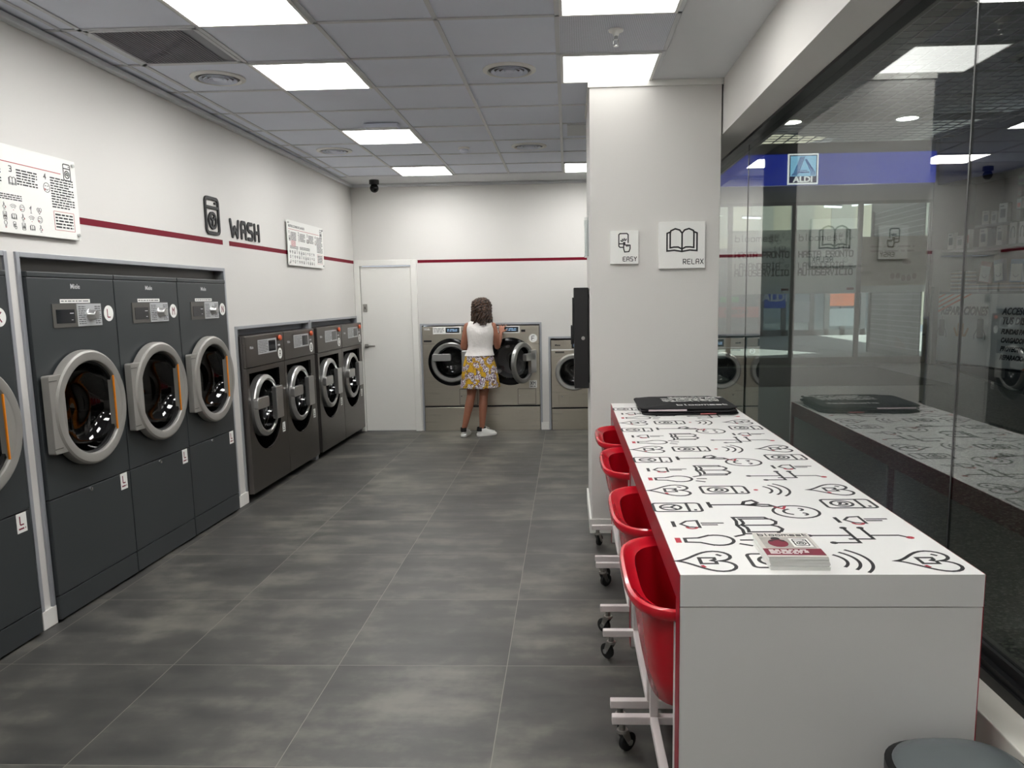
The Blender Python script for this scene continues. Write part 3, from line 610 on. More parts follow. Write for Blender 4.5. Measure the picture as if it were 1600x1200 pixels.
def bowl(parent, cx, cz, r, y0, dep, m=None):
    mb = MB(); mb.lathe([(r, y0), (r*.93, y0+dep*.5), (r*.8, y0+dep*.9), (r*.5, y0+dep*1.05), (0, y0+dep*1.1)], 40, (cx, 0, cz)); return mb.build('porthole_glass', m or M_PORT, parent, smooth=60)
def dryer(letter, u, label, ML_=ML, y=-.03):
    t = thing('dryer', label, 'dryer', group='tall anthracite dryers'); t.matrix_world = ML_ @ T((u, y, 0))
    w, H = .3515, 1.77; cz, cx = 1.063, -.012
    mb = MB(); mb.box(-w, w, .66, .68, .01, H-.03)
    mb.box(-w, -w+.02, .02, .66, .01, H-.03); mb.box(w-.02, w, .02, .66, .01, H-.03); mb.box(-w, w, .02, .66, H-.05, H-.03); mb.build('cabinet', M_ANTHRA, t)
    mb = plate_hole(-w+.002, w-.002, .637, H-.028, cx, cz, .262, 0, .022); mb.build('front_panel', M_ANTHRA, t, bevel=.003)
    mb = MB(); mb.box(-w+.001, w-.001, -.004, .68, H-.026, H); mb.build('top_cap', M_ANTHRA, t, bevel=.004)
    o = bx(-w+.002, w-.002, 0, .022, .139, .632).build('service_panel', M_ANTHRA, t, bevel=.003)
    mb = MB(); mb.disc(.011, -.006, 20, (-.02, 0, .614)); mb.box(-.023, -.017, -.009, -.005, .604, .624); mb.build('lock', M_CHROME, o, smooth=40)
    bx(-w+.002, w-.002, 0, .022, .012, .134).build('plinth', M_ANTHRA, t, bevel=.003)
    sticker(t, 'L', .285, .585, .066, .094, 0)
    cp = MB(); cp.rrect(-.19, .21, 1.49, 1.612, -.004, 0, .004); o = cp.build('control_panel', M_GREYPAN, t)
    bx(-.166, -.02, -.006, -.004, 1.512, 1.582).build('display', M_DISPLAY, o)
    mb = MB(); mb.box(-.06, -.03, -.0066, -.006, 1.560, 1.564); mb.box(-.05, -.036, -.0066, -.006, 1.526, 1.529); mb.build('display_text', M_INKL, o)
    d = bx(0, .208, -.0065, -.004, 1.492, 1.61).build('dial_plate', M_SILVER, o)
    mb = MB(); fineprint(mb, .01, .07, 1.50, 1.60, 9, T((0, -.0067, 0)) @ RX(90), 11, .45); fineprint(mb, .15, .2, 1.50, 1.60, 9, T((0, -.0067, 0)) @ RX(90), 12, .45); mb.build('dial_print', M_INKG, d)
    mb = MB(); mb.lathe([(0, -.045), (.022, -.045), (.026, -.04), (.028, -.012), (.034, -.0065), (0, -.0065)], 28, (.11, 0, 1.55)); mb.build('knob', M_SATIN, o, smooth=50)
    mb = MB(); mb.box(-.122, .124, -.001, 0, 1.615, 1.635); mb.cur = 1; fineprint(mb, -.115, .118, 1.617, 1.633, 1, T((0, -.0012, 0)) @ RX(90), 4, .35); mb.build('label_strip', [M_WHITE, M_INKG], t)
    letter_badge(t, letter, .284, 1.555, .044, 0)
    mb = MB(); text_mesh(mb, 'Miele', .036, T((.01, -.0005, 1.70)) @ RX(90), .0004); mb.build('logo', M_INKL, t)
    # door
    R = .306
    d = MB(); d.lathe([(.246, -.012), (.246, -.050), (.250, -.058), (.258, -.061), (.292, -.060), (R-.004, -.053), (R, -.044), (R, -.012)], 64, (cx, 0, cz)); 
    dd = d.build('door', M_RINGG, t, smooth=25)
    mb = MB(); mb.rrect(-w+.012, cx-.215, cz-.198, cz+.198, -.052, -.012, .012); mb.build('hinge_block', M_RINGG, dd, bevel=.003)
    mb = MB()
    for s in (-1, 1): mb.box(-w+.014, -w+.07, -.054, -.05, cz+s*.17-.002, cz+s*.17+.002)
    mb.build('hinge_seam', M_GREYPAN, dd)
    # grip: inner chord with the orange inlay
    a0 = math.acos(.2/.256); arc = [(cx+.256*math.cos(a), cz+.256*math.sin(a)) for a in [-a0+2*a0*i/14 for i in range(15)]]
    mb = MB(); mb.prism(arc, .04, 'y', -.058); mb.build('grip', M_RINGG, dd)
    mb = MB(); mb.box(cx+.192, cx+.2, -.0592, -.050, cz-.15, cz+.15); mb.build('orange_inlay', M_ORANGE, dd, bevel=.002)
    mb = MB(); mb.loft_closed([(.252, -.04), (.252, .01), (.236, .004), (.236, -.034)], 64, (cx, 0, cz), 'y'); mb.build('seal', M_BLACK, dd, smooth=50)
    bowl(dd, cx, cz, .238, -.02, .09, M_PORTD)
    drum(t, cx, cz, .262, .03, .52, M_DRUMD)
    return t
for ch, u, l in (('K', -.424, 'tall anthracite dryer K cut off by the left edge of the photo'), ('L', .4135, 'tall anthracite dryer with badge L, first whole one from the left'), ('M', 1.12, 'tall anthracite dryer with badge M, between L and N'), ('N', 1.827, 'tall anthracite dryer with badge N, last before the dark washers')): dryer(ch, u, l)
def washer(letter, u, label, y):
    t = thing('washing_machine', label, 'washing machine', group='dark steel washing machines'); t.matrix_world = ML @ T((u, y, 0))
    w, H = .402, 1.337; cx, cz, R = -.09, .75, .258
    mb = MB(); mb.box(-w, -w+.02, .02, .7, .065, H-.01); mb.box(w-.02, w, .02, .7, .065, H-.01); mb.box(-w, w, .68, .7, .065, H-.01); mb.box(-w, w, .02, .7, H-.02, H); mb.build('cabinet', M_DARKST, t)
    bx(-w+.002, w-.002, -.006, .022, 1.083, H).build('header_panel', M_DARKST, t, bevel=.006)
    mb = MB()
    for x in (-w+.06, w-.06): mb.box(x-.03, x+.03, .12, .18, 0, .065); mb.box(x-.03, x+.03, .5, .56, 0, .065)
    mb.build('foot', M_BLACK, t)
    # glossy black pocket round the door, square above and round below
    pts = [(.275, 1.037), (-.352, 1.037)]; c2 = -.0385; hw = .3135
    pts += [(c2-hw*math.cos(math.radians(a)), .70-.325*math.sin(math.radians(a))) for a in range(0, 181, 9)]
    dense = []
    for i in range(len(pts)):
        p, q = pts[i], pts[(i+1) % len(pts)]; m_n = max(1, int(math.hypot(q[0]-p[0], q[1]-p[1])/.04))
        dense += [(p[0]+(q[0]-p[0])*j/m_n, p[1]+(q[1]-p[1])*j/m_n) for j in range(m_n)]
    X0, X1, Z0, Z1 = -w+.002, w-.002, .065, 1.078; pc = (-.0385, .70); B_ = []
    for px_, pz_ in dense:
        c, s_ = px_-pc[0], pz_-pc[1]; l_ = math.hypot(c, s_); c /= l_; s_ /= l_
        tt = min((X1-pc[0])/c if c > 1e-9 else (X0-pc[0])/c if c < -1e-9 else 9, (Z1-pc[1])/s_ if s_ > 1e-9 else (Z0-pc[1])/s_ if s_ < -1e-9 else 9)
        B_.append((pc[0]+tt*c, pc[1]+tt*s_))
    for cc in ((X0, Z0), (X1, Z0), (X1, Z1), (X0, Z1)):
        i = min(range(len(B_)), key=lambda j: (B_[j][0]-cc[0])**2+(B_[j][1]-cc[1])**2); B_[i] = cc
    mb = MB(); mb.loft([[(p, .02, q) for p, q in B_], [(p, 0, q) for p, q in B_], [(p, 0, q) for p, q in dense], [(p, .02, q) for p, q in dense]], cap=False); mb.build('front_panel', M_DARKST, t)
    inner = [(cx+.21*math.cos(math.atan2(q-cz, p-cx)), cz+.21*math.sin(math.atan2(q-cz, p-cx))) for p, q in dense]
    mb = MB(); mb.loft([[(p, .001, q) for p, q in dense], [(p, .045, q) for p, q in dense], [(p, .045, q) for p, q in inner], [(p, .06, q) for p, q in inner]], cap=False)
    mb.build('door_pocket', M_RECESSB, t, smooth=30)
    mb = MB(); mb.stroke([(.262, .9), (.262, .7)]+[(c2+(hw-.012)*math.cos(math.radians(a)), .70-.313*math.sin(math.radians(a))) for a in range(0, 100, 8)], .004, False, .001)
    q = MB(); q.m = T((0, -.0042, 0)) @ RX(90); q.add(mb.v, mb.f); q.build('trim_line', M_SATIN, t)
    d = MB(); d.lathe([(.210, .045), (.210, -.030), (.215, -.038), (.225, -.04), (R-.006, -.028), (R, -.018), (R, .03)], 64, (cx, 0, cz)); dd = d.build('door', M_SATIN, t, smooth=30)
    mb = MB(); mb.lathe([(.211, -.025), (.206, -.026), (.200, -.01), (.196, .03)], 64, (cx, 0, cz)); mb.build('seal', M_BLACKG, dd, smooth=50)
    bowl(dd, cx, cz, .198, -.01, .11, M_PORT)
    mb = MB(); mb.rrect(cx+.12, cx+.262, cz-.135, cz+.14, -.062, -.02, .008); mb.build('handle', M_SATIN, dd, bevel=.004)
    mb = MB(); mb.rrect(cx-.262, cx-.03, cz-.005, cz+.085, -.058, -.02, .02); mb.build('hinge_arm', M_SATIN, dd, bevel=.004)
    drum(t, cx, cz, .212, .06, .5)
    o = bx(-.165, .228, -.0085, -.006, 1.176, 1.294).build('control_panel', M_SILVER, t)
    bx(.055, .205, -.0095, -.0085, 1.19, 1.28).build('display', M_DISPLAY, o)
    mb = MB(); fineprint(mb, -.155, .04, 1.185, 1.288, 8, T((0, -.0087, 0)) @ RX(90), 21, .4); mb.build('panel_print', M_INKG, o)
    mb = MB(); mb.lathe([(0, -.03), (.02, -.028), (.026, -.016), (.018, -.006)], 24, (.292, 0, 1.292)); mb.build('stop_button', M_ORANGEB, t, smooth=50)
    bx(.262, .312, -.0065, -.006, 1.222, 1.236).build('button_caption', M_INKL, t)
    letter_badge(t, letter, .30, 1.155, .047, -.006, ink=M_INK); sticker(t, 'L', .305, .50, .06, .085, 0, M_INK)
    mb = MB(); text_mesh(mb, 'Miele', .032, T((-.285, -.0065, 1.24)) @ RX(90), .0004); mb.build('logo', M_INKL, t)
    return t
for ch, u, y, l in (('A', 2.797, -.055, 'dark steel washing machine nearest the tall dryers'), ('B', 3.603, -.055, 'second dark steel washing machine from the tall dryers'), ('C', 4.482, -.06, 'third dark steel washing machine from the tall dryers'), ('D', 5.288, -.06, 'dark steel washing machine closest to the white door')): washer(ch, u, l, y)
def steel_washer(letter, x, label, open_door=False):
    t = thing('washing_machine', label, 'washing machine', (x, YB-.025, 0), group='twin stainless steel washing machines')
    w, H = .3515, 1.272; cz, cx, R = .843, 0, .288
    mb = MB(); mb.box(-w, -w+.02, .02, .7, .31, H-.01); mb.box(w-.02, w, .02, .7, .31, H-.01); mb.box(-w, w, .68, .7, .31, H-.01); mb.box(-w, w, .02, .7, H-.02, H); mb.build('cabinet', M_STEEL, t)
    plate_hole(-w+.001, w-.001, .31, H, cx, cz, .2, 0, .02).build('front_panel', M_STEEL, t, bevel=.003)
    bx(-w+.001, w-.001, .01, .7, .0, .288).build('plinth', M_STEEL, t, bevel=.003)
    bx(-w+.002, w-.002, .03, .6, .288, .31).build('shadow_gap', M_BLACK, t)
    mb = MB(); mb.loft_closed([(.2, 0), (R, 0), (R, -.006), (R-.006, -.01), (.21, -.004), (.2, .02)], 64, (cx, 0, cz), 'y'); mb.build('door_surround', M_BLACKG, t, smooth=40)
    bx(-w+.004, -.2, -.0015, 0, 1.064, 1.067).build('drawer_line', M_INKG, t)
    mb = MB(); mb.rrect(-.335, -.24, 1.088, 1.11, -.004, 0, .003); mb.build('name_badge', M_BLACK, t)
    mb = MB(); text_mesh(mb, 'Miele', .034, T((-.29, -.0005, 1.24)) @ RX(90), .001); mb.build('logo', M_WHITE, t)
    o = bx(-.22, .12, -.006, 0, 1.184, 1.272-.003).build('control_panel', M_WHITE, t)
    b = bx(-.065, .102, -.007, -.006, 1.197, 1.258).build('display', M_DISPLAY, o)
    mb = MB(); fineprint(mb, -.045, .085, 1.21, 1.246, 2, T((0, -.0073, 0)) @ RX(90), 8, .5); mb.build('display_text', M_LCD, b)
    mb = MB(); fineprint(mb, -.21, -.08, 1.2, 1.26, 4, T((0, -.0063, 0)) @ RX(90), 6, .4); mb.build('panel_print', M_INKG, o)
    bx(.135, .185, -.002, 0, 1.196, 1.224).build('card_slot', M_BLACK, t)
    h = bx(.083, .30, -.002, 0, .32, .51).build('service_hatch', M_STEEL, t, bevel=.001)
    mb = MB(); mb.stroke(rr(.083, .30, .32, .51, .004), .004, True, .001); q = MB(); q.m = T((0, -.0022, 0)) @ RX(90); q.add(mb.v, mb.f); q.build('hatch_gap', M_INK, h)
    mb = MB(); mb.disc(.007, -.006, 14, (.105, 0, .425)); mb.build('hatch_lock', M_CHROME, h, smooth=40)
    letter_badge(t, letter, .277, 1.12, .05, 0, ink=M_INK); sticker(t, 'XM', .268, .566, .095, .09, 0, M_INK)
    drum(t, cx, cz, .2, .03, .5)
    # door, built about its hinge line
    hx = .243 if open_door else -.243
    q = MB(); q.lathe([(.188, -.012), (.188, -.046), (.193, -.052), (.230, -.054), (.238, -.048), (.243, -.03), (.243, -.010), (.2, -.008), (.19, .0), (.185, -.012)], 64, (-hx, 0, 0))
    dd = q.build('door', M_DOORG, t, smooth=30)
    dd.location = (hx, -.012, cz)
    if open_door: dd.rotation_euler = (0, 0, math.radians(64))
    mb = MB(); mb.lathe([(.186, -.03), (.172, -.034), (.165, -.01), (.16, .02)], 64, (-hx, 0, 0)); mb.build('seal', M_BLACKG, dd, smooth=50)
    bowl(dd, -hx, 0, .165, -.02, .11)
    s = -1 if not open_door else 1
    mb = MB(); mb.rrect(*(sorted((-hx+s*.225, -hx-s*.0))), .02, .105, -.08, -.03, .02); mb.build('hinge_arm', M_SATIN, dd, bevel=.004)
    mb = MB(); mb.rrect(*(sorted((-hx-s*.13, -hx-s*.262))) if not open_door else (-hx+.12, -hx+.25), -.13, .14, -.08, -.035, .01); mb.build('handle', M_SATIN, dd, bevel=.004)
    return t
steel_washer('E', -1.41, 'steel washing machine left of the woman, door shut')
steel_washer('F', -.70, 'steel washing machine with badge F and its door standing open', True)
def small_washer(x, label, ch):
    t = thing('washing_machine', label, 'washing machine', (x, YB-.02, 0), group='small steel machines beside the pillar')
    w, H = .268, 1.09; cz, cx = .705, 0.
    mb = MB(); mb.box(-w, -w+.02, .02, .6, .27, H-.01); mb.box(w-.02, w, .02, .6, .27, H-.01); mb.box(-w, w, .58, .6, .27, H-.01); mb.box(-w, w, .02, .6, H-.02, H); mb.build('cabinet', M_STEEL, t)
    plate_hole(-w+.001, w-.001, .275, .97, cx, cz, .17, 0, .02).build('front_panel', M_STEEL, t, bevel=.002)
    bx(-w+.001, w-.001, -.004, .02, .978, H).build('header_panel', M_STEEL, t, bevel=.003); bx(-w+.001, w-.001, -.006, .02, .968, .980).build('light_strip', M_WHITE, t)
    bx(-w+.001, w-.001, 0, .6, 0, .255).build('plinth', M_STEEL, t, bevel=.003); bx(-w+.002, w-.002, .03, .5, .255, .275).build('shadow_gap', M_BLACK, t)
    o = bx(-.02, .14, -.0065, -.004, .99, 1.075).build('display', M_DISPLAY, t); mb = MB(); fineprint(mb, 0, .12, 1.01, 1.05, 2, T((0, -.0067, 0)) @ RX(90), 3); mb.build('display_text', M_LCD, o)
    mb = MB(); text_mesh(mb, 'Miele', .03, T((-.19, -.0045, 1.03)) @ RX(90), .001); mb.cur = 1; mb.rrect(-.22, -.11, .935, .955, -.003, 0, .003); mb.build('logo', [M_INK, M_GREYPAN], t)
    d = MB(); d.lathe([(.16, -.01), (.16, -.04), (.17, -.055), (.205, -.058), (.222, -.04), (.222, 0)], 56, (cx, 0, cz)); dd = d.build('door', M_SATIN, t, smooth=50)
    mb = MB(); mb.lathe([(.16, -.03), (.15, -.03), (.145, .01)], 48, (cx, 0, cz)); mb.build('seal', M_BLACKG, dd, smooth=50); bowl(dd, cx, cz, .15, -.02, .09); drum(t, cx, cz, .168, .03, .42)
    h = bx(-.185, -.06, -.012, 0, .30, .44).build('drain_flap', M_STEEL, t, bevel=.003); mb = MB(); mb.disc(.008, -.016, 14, (-.14, 0, .41), h0=-.012); mb.build('flap_screw', M_CHROME, h, smooth=40)
    letter_badge(t, ch, .2, .93, .035, 0, ink=M_INK)
small_washer(.06, 'small steel washing machine showing left of the pillar', 'G'); small_washer(.62, 'small steel washing machine hidden behind the pillar', 'H')
# payment terminal on the side of the pillar
t = thing('payment_terminal', 'black payment terminal box fixed to the side of the pillar', 'payment terminal', (.149, 5.62, 0))
bx(-.108, -.008, -.2, .2, .965, 1.668).build('housing', M_BLACK, t, bevel=.004); bx(-.03, 0, -.15, .15, 1.0, 1.62).build('backplate', M_INKG, t)
bx(-.118, -.108, -.17, .17, 1.3, 1.6).build('screen_bezel', M_BLACK, t, bevel=.003); bx(-.13, -.108, -.1, .1, 1.27, 1.4).build('keypad', M_BLACK, t, bevel=.004)
mb = MB(); mb.disc(.013, -.206, 20, (-.045, 0, 1.318), h0=-.2); mb.build('lock', M_CHROME, t, smooth=40)
t = thing('leaflet_holder', 'clear acrylic leaflet holder on the side of the pillar above the terminal', 'leaflet holder', (.149, 5.5, 1.88))
mb = MB(); mb.box(-.03, -.028, -.11, .11, 0, .22); mb.box(-.03, -.004, -.11, -.108, 0, .26); mb.box(-.03, -.004, .108, .11, 0, .26); mb.box(-.006, -.003, -.11, .11, 0, .3); mb.box(-.03, -.004, -.11, .11, 0, .003); mb.build('pocket', M_CLEAR, t)
mb = MB(); mb.tube([(-.012, -.1, 0), (-.012, -.1, .3)], .003, 8); mb.disc(.006, -.001, 12, (-.004, -.1, .28), 'x', -.004); mb.build('fixing', M_SATIN, t, smooth=40)
# ------------------------------------------------------------------ printed counter
CX0, CX1, CY0, CY1, CZ = .272, 1.02, 1.865, 4.99, .915
t = thing('folding_counter', 'long white counter printed with black laundry icons, red edges', 'counter', (CX0, CY0, 0))
W_, L_ = CX1-CX0, CY1-CY0
bx(.0015, W_-.0015, 0, L_, .832, CZ).build('tabletop', M_TABLE, t)
mb = MB(); mb.box(0, .0015, 0, L_, .832, CZ); mb.box(W_-.0015, W_, 0, L_, .832, CZ); mb.build('edge_band', M_RED, t)
for i, y in enumerate((0, 1.53, L_-.065)):
    o = bx(.0015, W_-.0015, y+.002, y+.065, 0, .829).build('leg_panel', M_TABLE, t)
    mb = MB(); mb.box(0, .0015, y, y+.065, 0, .8315); mb.box(W_-.0015, W_, y, y+.065, 0, .8315); mb.build('edge_band', M_RED, o)
mb = MB(); base = T((-CX0, -CY0, CZ)); P_ = .747
items = [('heart', .36, 1.967, .165), ('washer', .55, 1.97, .165), ('wifi', .725, 1.967, .15), ('heart', .925, 1.965, .165), ('bulb', .375, 2.142, .17), ('circuit', .825, 2.165, .165),
         ('horn', .39, 2.30, .15), ('book', .57, 2.285, .175), ('horn', .895, 2.337, .15), ('washer_y', .352, 2.49, .16), ('plant', .567, 2.517, .21), ('smiley', .722, 2.43, .155), ('washer', .92, 2.525, .165)]
for n in range(5):
    for kd, x, y, s in items:
        yy = y+P_*n
        if yy > CY1-.09: continue
        R_ = RZ(0) if kd == 'circuit' else RZ(-90)
        icon(mb, kd, base @ T((x, yy, 0)) @ R_ @ S3(s), .058, h=.0004)
mb.build('printed_icons', [M_INK, M_INKR], t)
# stack of leaflets
t = thing('leaflet_stack', 'stack of leaflets with a burgundy band on the near end of the counter', 'leaflets', (.582, 1.995, CZ+.0006), math.radians(-1.5))
mb = MB(); rg = random.Random(3)
for i in range(12):
    dx, dy = rg.uniform(-.002, .002)-.0006*i, rg.uniform(-.0015, .0015); mb.box(-.074+dx, .074+dx, -.1+dy, .1+dy, .0028*i, .0028*i+.0026)
mb.build('pages', M_WHITE, t)
z = .0336; x0 = -.081; mb = MB(); mb.box(x0, x0+.148, -.1, .1, z, z+.001); mb.build('cover', mat('leaflet_cover', rgb(205, 200, 192), .35), t)
mb = MB(); mb.box(x0, x0+.148, -.085, -.035, z+.001, z+.0016); mb.cur = 1; mb.box(x0+.01, x0+.14, -.030, .062, z+.001, z+.0014)
mb.cur = 2; fineprint(mb, x0+.012, x0+.11, -.078, -.042, 4, T((0, 0, z+.0016)), 4, .5, .0004); mb.cur = 0
mb.ell((x0+.05, .01, z+.002), (.026, .034, .0012)); mb.cur = 3; mb.ell((x0+.05, .045, z+.0022), (.012, .014, .0012)); mb.box(x0+.03, x0+.07, .02, .03, z+.0015, z+.003)
mb.cur = 2; mb.box(x0+.085, x0+.135, -.02, .05, z+.0014, z+.0018); mb.cur = 3; mb.stroke([], .001) if False else None
icon(mb, 'washer', T((x0+.11, .015, z+.0018)) @ S3(.055), .06, 3, .0004); lettering(mb, 'bloomest', T((x0+.012, .072, z+.001)), .020, .0022, .25)
mb.build('cover_print', [M_BURG, mat('leaflet_photo', rgb(168, 163, 156), .4, var=.25, vscale=30), M_WHITE, M_INK], t)
# folded black bags
def folded(w_, d_, h, seed):
    rg = random.Random(seed); rings = []; n = 40; oc = [rg.uniform(-1, 1) for _ in range(6)]
    for k, (s, z) in enumerate(((.97, 0), (1., h*.25), (1.0, h*.7), (.975, h), (.5, h*1.02), (.02, h*1.03))):
        ring = []
        for i in range(n):
            a = 2*math.pi*i/n; c, q = math.cos(a), math.sin(a); e = 2/9.
            x = abs(c)**e*(1 if c > 0 else -1); y = abs(q)**e*(1 if q > 0 else -1)
            f = 1+.012*math.sin(3*a+oc[0]*3)+.008*math.sin(7*a+oc[1]*3)
            ring.append((x*s*f*w_/2, y*s*f*d_/2, z+(.002*math.sin(5*a+oc[2]) if z > 0 else 0)))
        rings.append(ring)
    m = MB(); m.loft(rings); return m
zz = CZ+.0006
for i, (x, y, w_, d_, h, rz, lb) in enumerate(((.705, 4.70, .56, .50, .013, .02, 'folded black cloth bag at the bottom of the pile on the counter'), (.71, 4.71, .565, .505, .011, -.03, 'folded black cloth bag in the middle of the pile on the counter'), (.70, 4.72, .57, .515, .010, .015, 'folded black cloth bag with white print on top of the pile'))):
    t = thing('folded_bag', lb, 'folded bag', (x, y, zz), rz, 'pile of folded black bags'); folded(w_, d_, h, i+2).build('cloth', M_CLOTH, t, smooth=60)
    if i < 2:
        mb = MB(); mb.tube([(-.24, -d_/2+.006, h*.9), (-.1, -d_/2+.004, h*.95), (-.02, -d_/2+.006, h*.9)] if i == 1 else [(.05, -d_/2+.003, h*.6), (.14, -d_/2+.003, h*.65)], .006 if i == 1 else .003, 10); mb.build('rolled_strap', mat('pale_pink_webbing' if i else 'pink_webbing', rgb(205, 190, 194) if i else rgb(190, 110, 110), .8), t, smooth=60)
    else:
        mb = MB(); rg = random.Random(5); ks = ['heart', 'washer', 'smiley', 'book', 'plant', 'bulb', 'wifi', 'horn']
        for r in range(4):
            for c in range(9): icon(mb, ks[(r*3+c) % 8], T((-.10+c*.038+(.05 if r == 3 else 0), .02+r*.055, h*1.03+.002)) @ RZ(rg.uniform(-30, 30)) @ S3(.042), .10, 0, .0005)
        lettering(mb, 'bloomest', T((-.06, -.17, h*1.03+.002)), .045, .007, .25); mb.build('bag_print', M_WHITE, t)
    zz += h*1.03+.004
# ------------------------------------------------------------------ laundry carts
def cart(y, label, rz=0.):
    t = thing('laundry_cart', label, 'laundry cart', (.362, y, 0), rz, 'red laundry carts under the counter')
    def sec(a, b, z, n=44, e=.55):
        r = []
        for i in range(n):
            th = 2*math.pi*i/n; c, s = math.cos(th), math.sin(th); r.append((a*math.copysign(abs(c)**e, c), b*math.copysign(abs(s)**e, s), z))
        return r
    zt = .79
    prof = [(.0, .0, .46), (.115, .22, .46), (.135, .245, .475), (.15, .262, .55), (.165, .28, .66), (.176, .296, .745), (.182, .303, zt-.03), (.200, .322, zt-.032), (.208, .330, zt-.018), (.205, .327, zt-.004), (.196, .318, zt), (.186, .308, zt-.006), (.176, .298, zt-.016), (.160, .28, zt-.022), (.155, .272, .66), (.14, .252, .55), (.125, .236, .482), (0, 0, .47)]
    m = MB(); m.loft([sec(max(a, .001), max(b, .001), z) for a, b, z in prof], cap=False); m.build('tub', M_BASKET, t, smooth=50)
    fr = MB(); e = .30
    for s in (-1, 1):
        fr.box(-.222, .222, s*e-.015, s*e+.015, .112, .142)
        for x in (-.075, .075): fr.box(x-.014, x+.014, s*e-.014, s*e+.014, .142, .755)
    for x in (-.075, .075): fr.box(x-.014, x+.014, -e, e, .113, .141)
    # cradle arms reaching in below the tub
    for s in (-1, 1): fr.bar((-.13, s*.15, .612), (.13, s*.15, .612), .02, .02) if False else None
    fr.build('frame', M_WSTEEL, t, bevel=.003)
    for sx_ in (-1, 1):
        for sy in (-1, 1):
            x, yy = sx_*.185, sy*e; rg = random.Random(int(y*100)+sx_*3+sy); a = rg.uniform(-1.0, 1.0)
            c = MB(); c.disc(.012, .085, 14, (0, 0, 0), 'z', .113); c.lathe([(0, .088), (.02, .088), (.022, .08), (.0, .08)], 16, axis='z')
            for q in (-1, 1): c.add([(q*.014, -.016, .083), (q*.014, .016, .083), (q*.014, .034, .03), (q*.014, .018, .026), (q*.0165, -.016, .083), (q*.0165, .016, .083), (q*.0165, .034, .03), (q*.0165, .018, .026)], [(0, 1, 2, 3), (7, 6, 5, 4), (0, 4, 5, 1), (1, 5, 6, 2), (2, 6, 7, 3), (3, 7, 4, 0)])
            o = c.build('caster', M_ZINC, t, smooth=40); o.location = (x, yy, 0); o.rotation_euler = (0, 0, a)
            wv = MB(); wv.lathe([(.0, -.011), (.026, -.011), (.034, -.008), (.035, 0), (.034, .008), (.026, .011), (0, .011)], 26, (0, .025, .035), 'x'); wv.build('wheel', M_RUBBER, o, smooth=50)
            hb = MB(); hb.disc(.011, .0185, 14, (0, .025, .035), 'x', -.0185); hb.build('axle', M_CHROME, o, smooth=40)
    return t
for y, l in ((2.262, 'red laundry cart nearest the viewer, under the counter end'), (2.97, 'second red laundry cart from the viewer, under the counter'), (3.845, 'third red laundry cart from the viewer, under the counter'), (4.555, 'farthest red laundry cart, beside the pillar')): cart(y, l)
# ------------------------------------------------------------------ waste bin
t = thing('waste_bin', 'grey waste bin with dark rim in front of the counter end', 'waste bin', (.905, 1.69, 0))
def sup(a, b, z, n=40, e=.75): return [(a*math.copysign(abs(math.cos(t_))**e, math.cos(t_)), b*math.copysign(abs(math.sin(t_))**e, math.sin(t_)), z) for t_ in (2*math.pi*i/n for i in range(n))]
k = .92
m = MB(); m.loft([sup(.12, .11, .0), sup(.122, .112, .02), sup(.148, .133, .47)]); m.build('body', mat('dark_grey_plastic', rgb(58, 62, 66), .4), t, smooth=50)
m = MB(); m.loft([sup(.150, .135, .465), sup(.163, .148, .47), sup(.163, .148, .497), sup(.150, .135, .502)]); m.build('rim', M_DARKFRAME, t, smooth=40)
m = MB(); m.loft([sup(.148, .133, .501), sup(.144, .129, .511), sup(.12, .107, .524), sup(.07, .06, .532), sup(.01, .01, .534)]); m.build('lid', mat('grey_lid_plastic', rgb(98, 104, 106), .38), t, smooth=60)
# ------------------------------------------------------------------ woman
def skin_mat():
    k = NT('skin'); n = k.noise(14, 3); k.set('Base Color', k.mix(n, rgb(150, 98, 76), rgb(172, 116, 92))); k.set('Roughness', .5); k.set('Subsurface Weight', .08); k.set('Subsurface Radius', (.02, .008, .004)); return k.m
M_SKIN = skin_mat()
person = thing('person', 'woman in white sleeveless top and yellow floral skirt at the steel machine', 'person', (0, 0, 0))
body = MB()
def limb(pts, n=14):
    "pts: (x,y,z,r) tapered with round joints"
    for (a, b) in zip(pts[:-1], pts[1:]): body.tube([a[:3], b[:3]], [a[3], b[3]], n)
    for p in pts: body.ell(p[:3], (p[3],)*3, n, 8)
def oval(cx, cy, z, a, b, n=28, rz=0.):
    return [(cx+a*math.cos(t)*math.cos(rz)-b*math.sin(t)*math.sin(rz), cy+a*math.cos(t)*math.sin(rz)+b*math.sin(t)*math.cos(rz), z) for t in (2*math.pi*i/n for i in range(n))]
XB, YBd = -1.015, 8.93
# trunk: hips to shoulders, shoulders narrowing into the neck
body.loft([oval(XB-.02, YBd, .76, .12, .09), oval(XB-.02, YBd, .82, .165, .115), oval(XB-.02, YBd, .88, .17, .12), oval(XB-.012, YBd, .96, .152, .105), oval(XB-.005, YBd, 1.05, .128, .09), oval(XB, YBd, 1.13, .138, .098), oval(XB+.003, YBd+.0, 1.21, .155, .105), oval(XB+.003, YBd, 1.275, .160, .085), oval(XB+.003, YBd, 1.315, .12, .065), oval(XB+.005, YBd+.005, 1.345, .055, .052)])
limb([(XB+.005, YBd+.005, 1.31, .052), (XB+.01, YBd+.02, 1.40, .05)])
HX, HY, HZ = -.995, 8.96, 1.485
body.ell((HX, HY-.005, HZ+.01), (.076, .092, .098), 24, 16); body.ell((HX+.01, HY+.045, HZ-.045), (.056, .055, .065), 20, 12)
body.ell((HX+.018, HY+.1, HZ-.025), (.012, .022, .02), 12, 8); body.ell((HX+.018, HY+.088, HZ-.062), (.024, .012, .009), 12, 8)   # nose, mouth
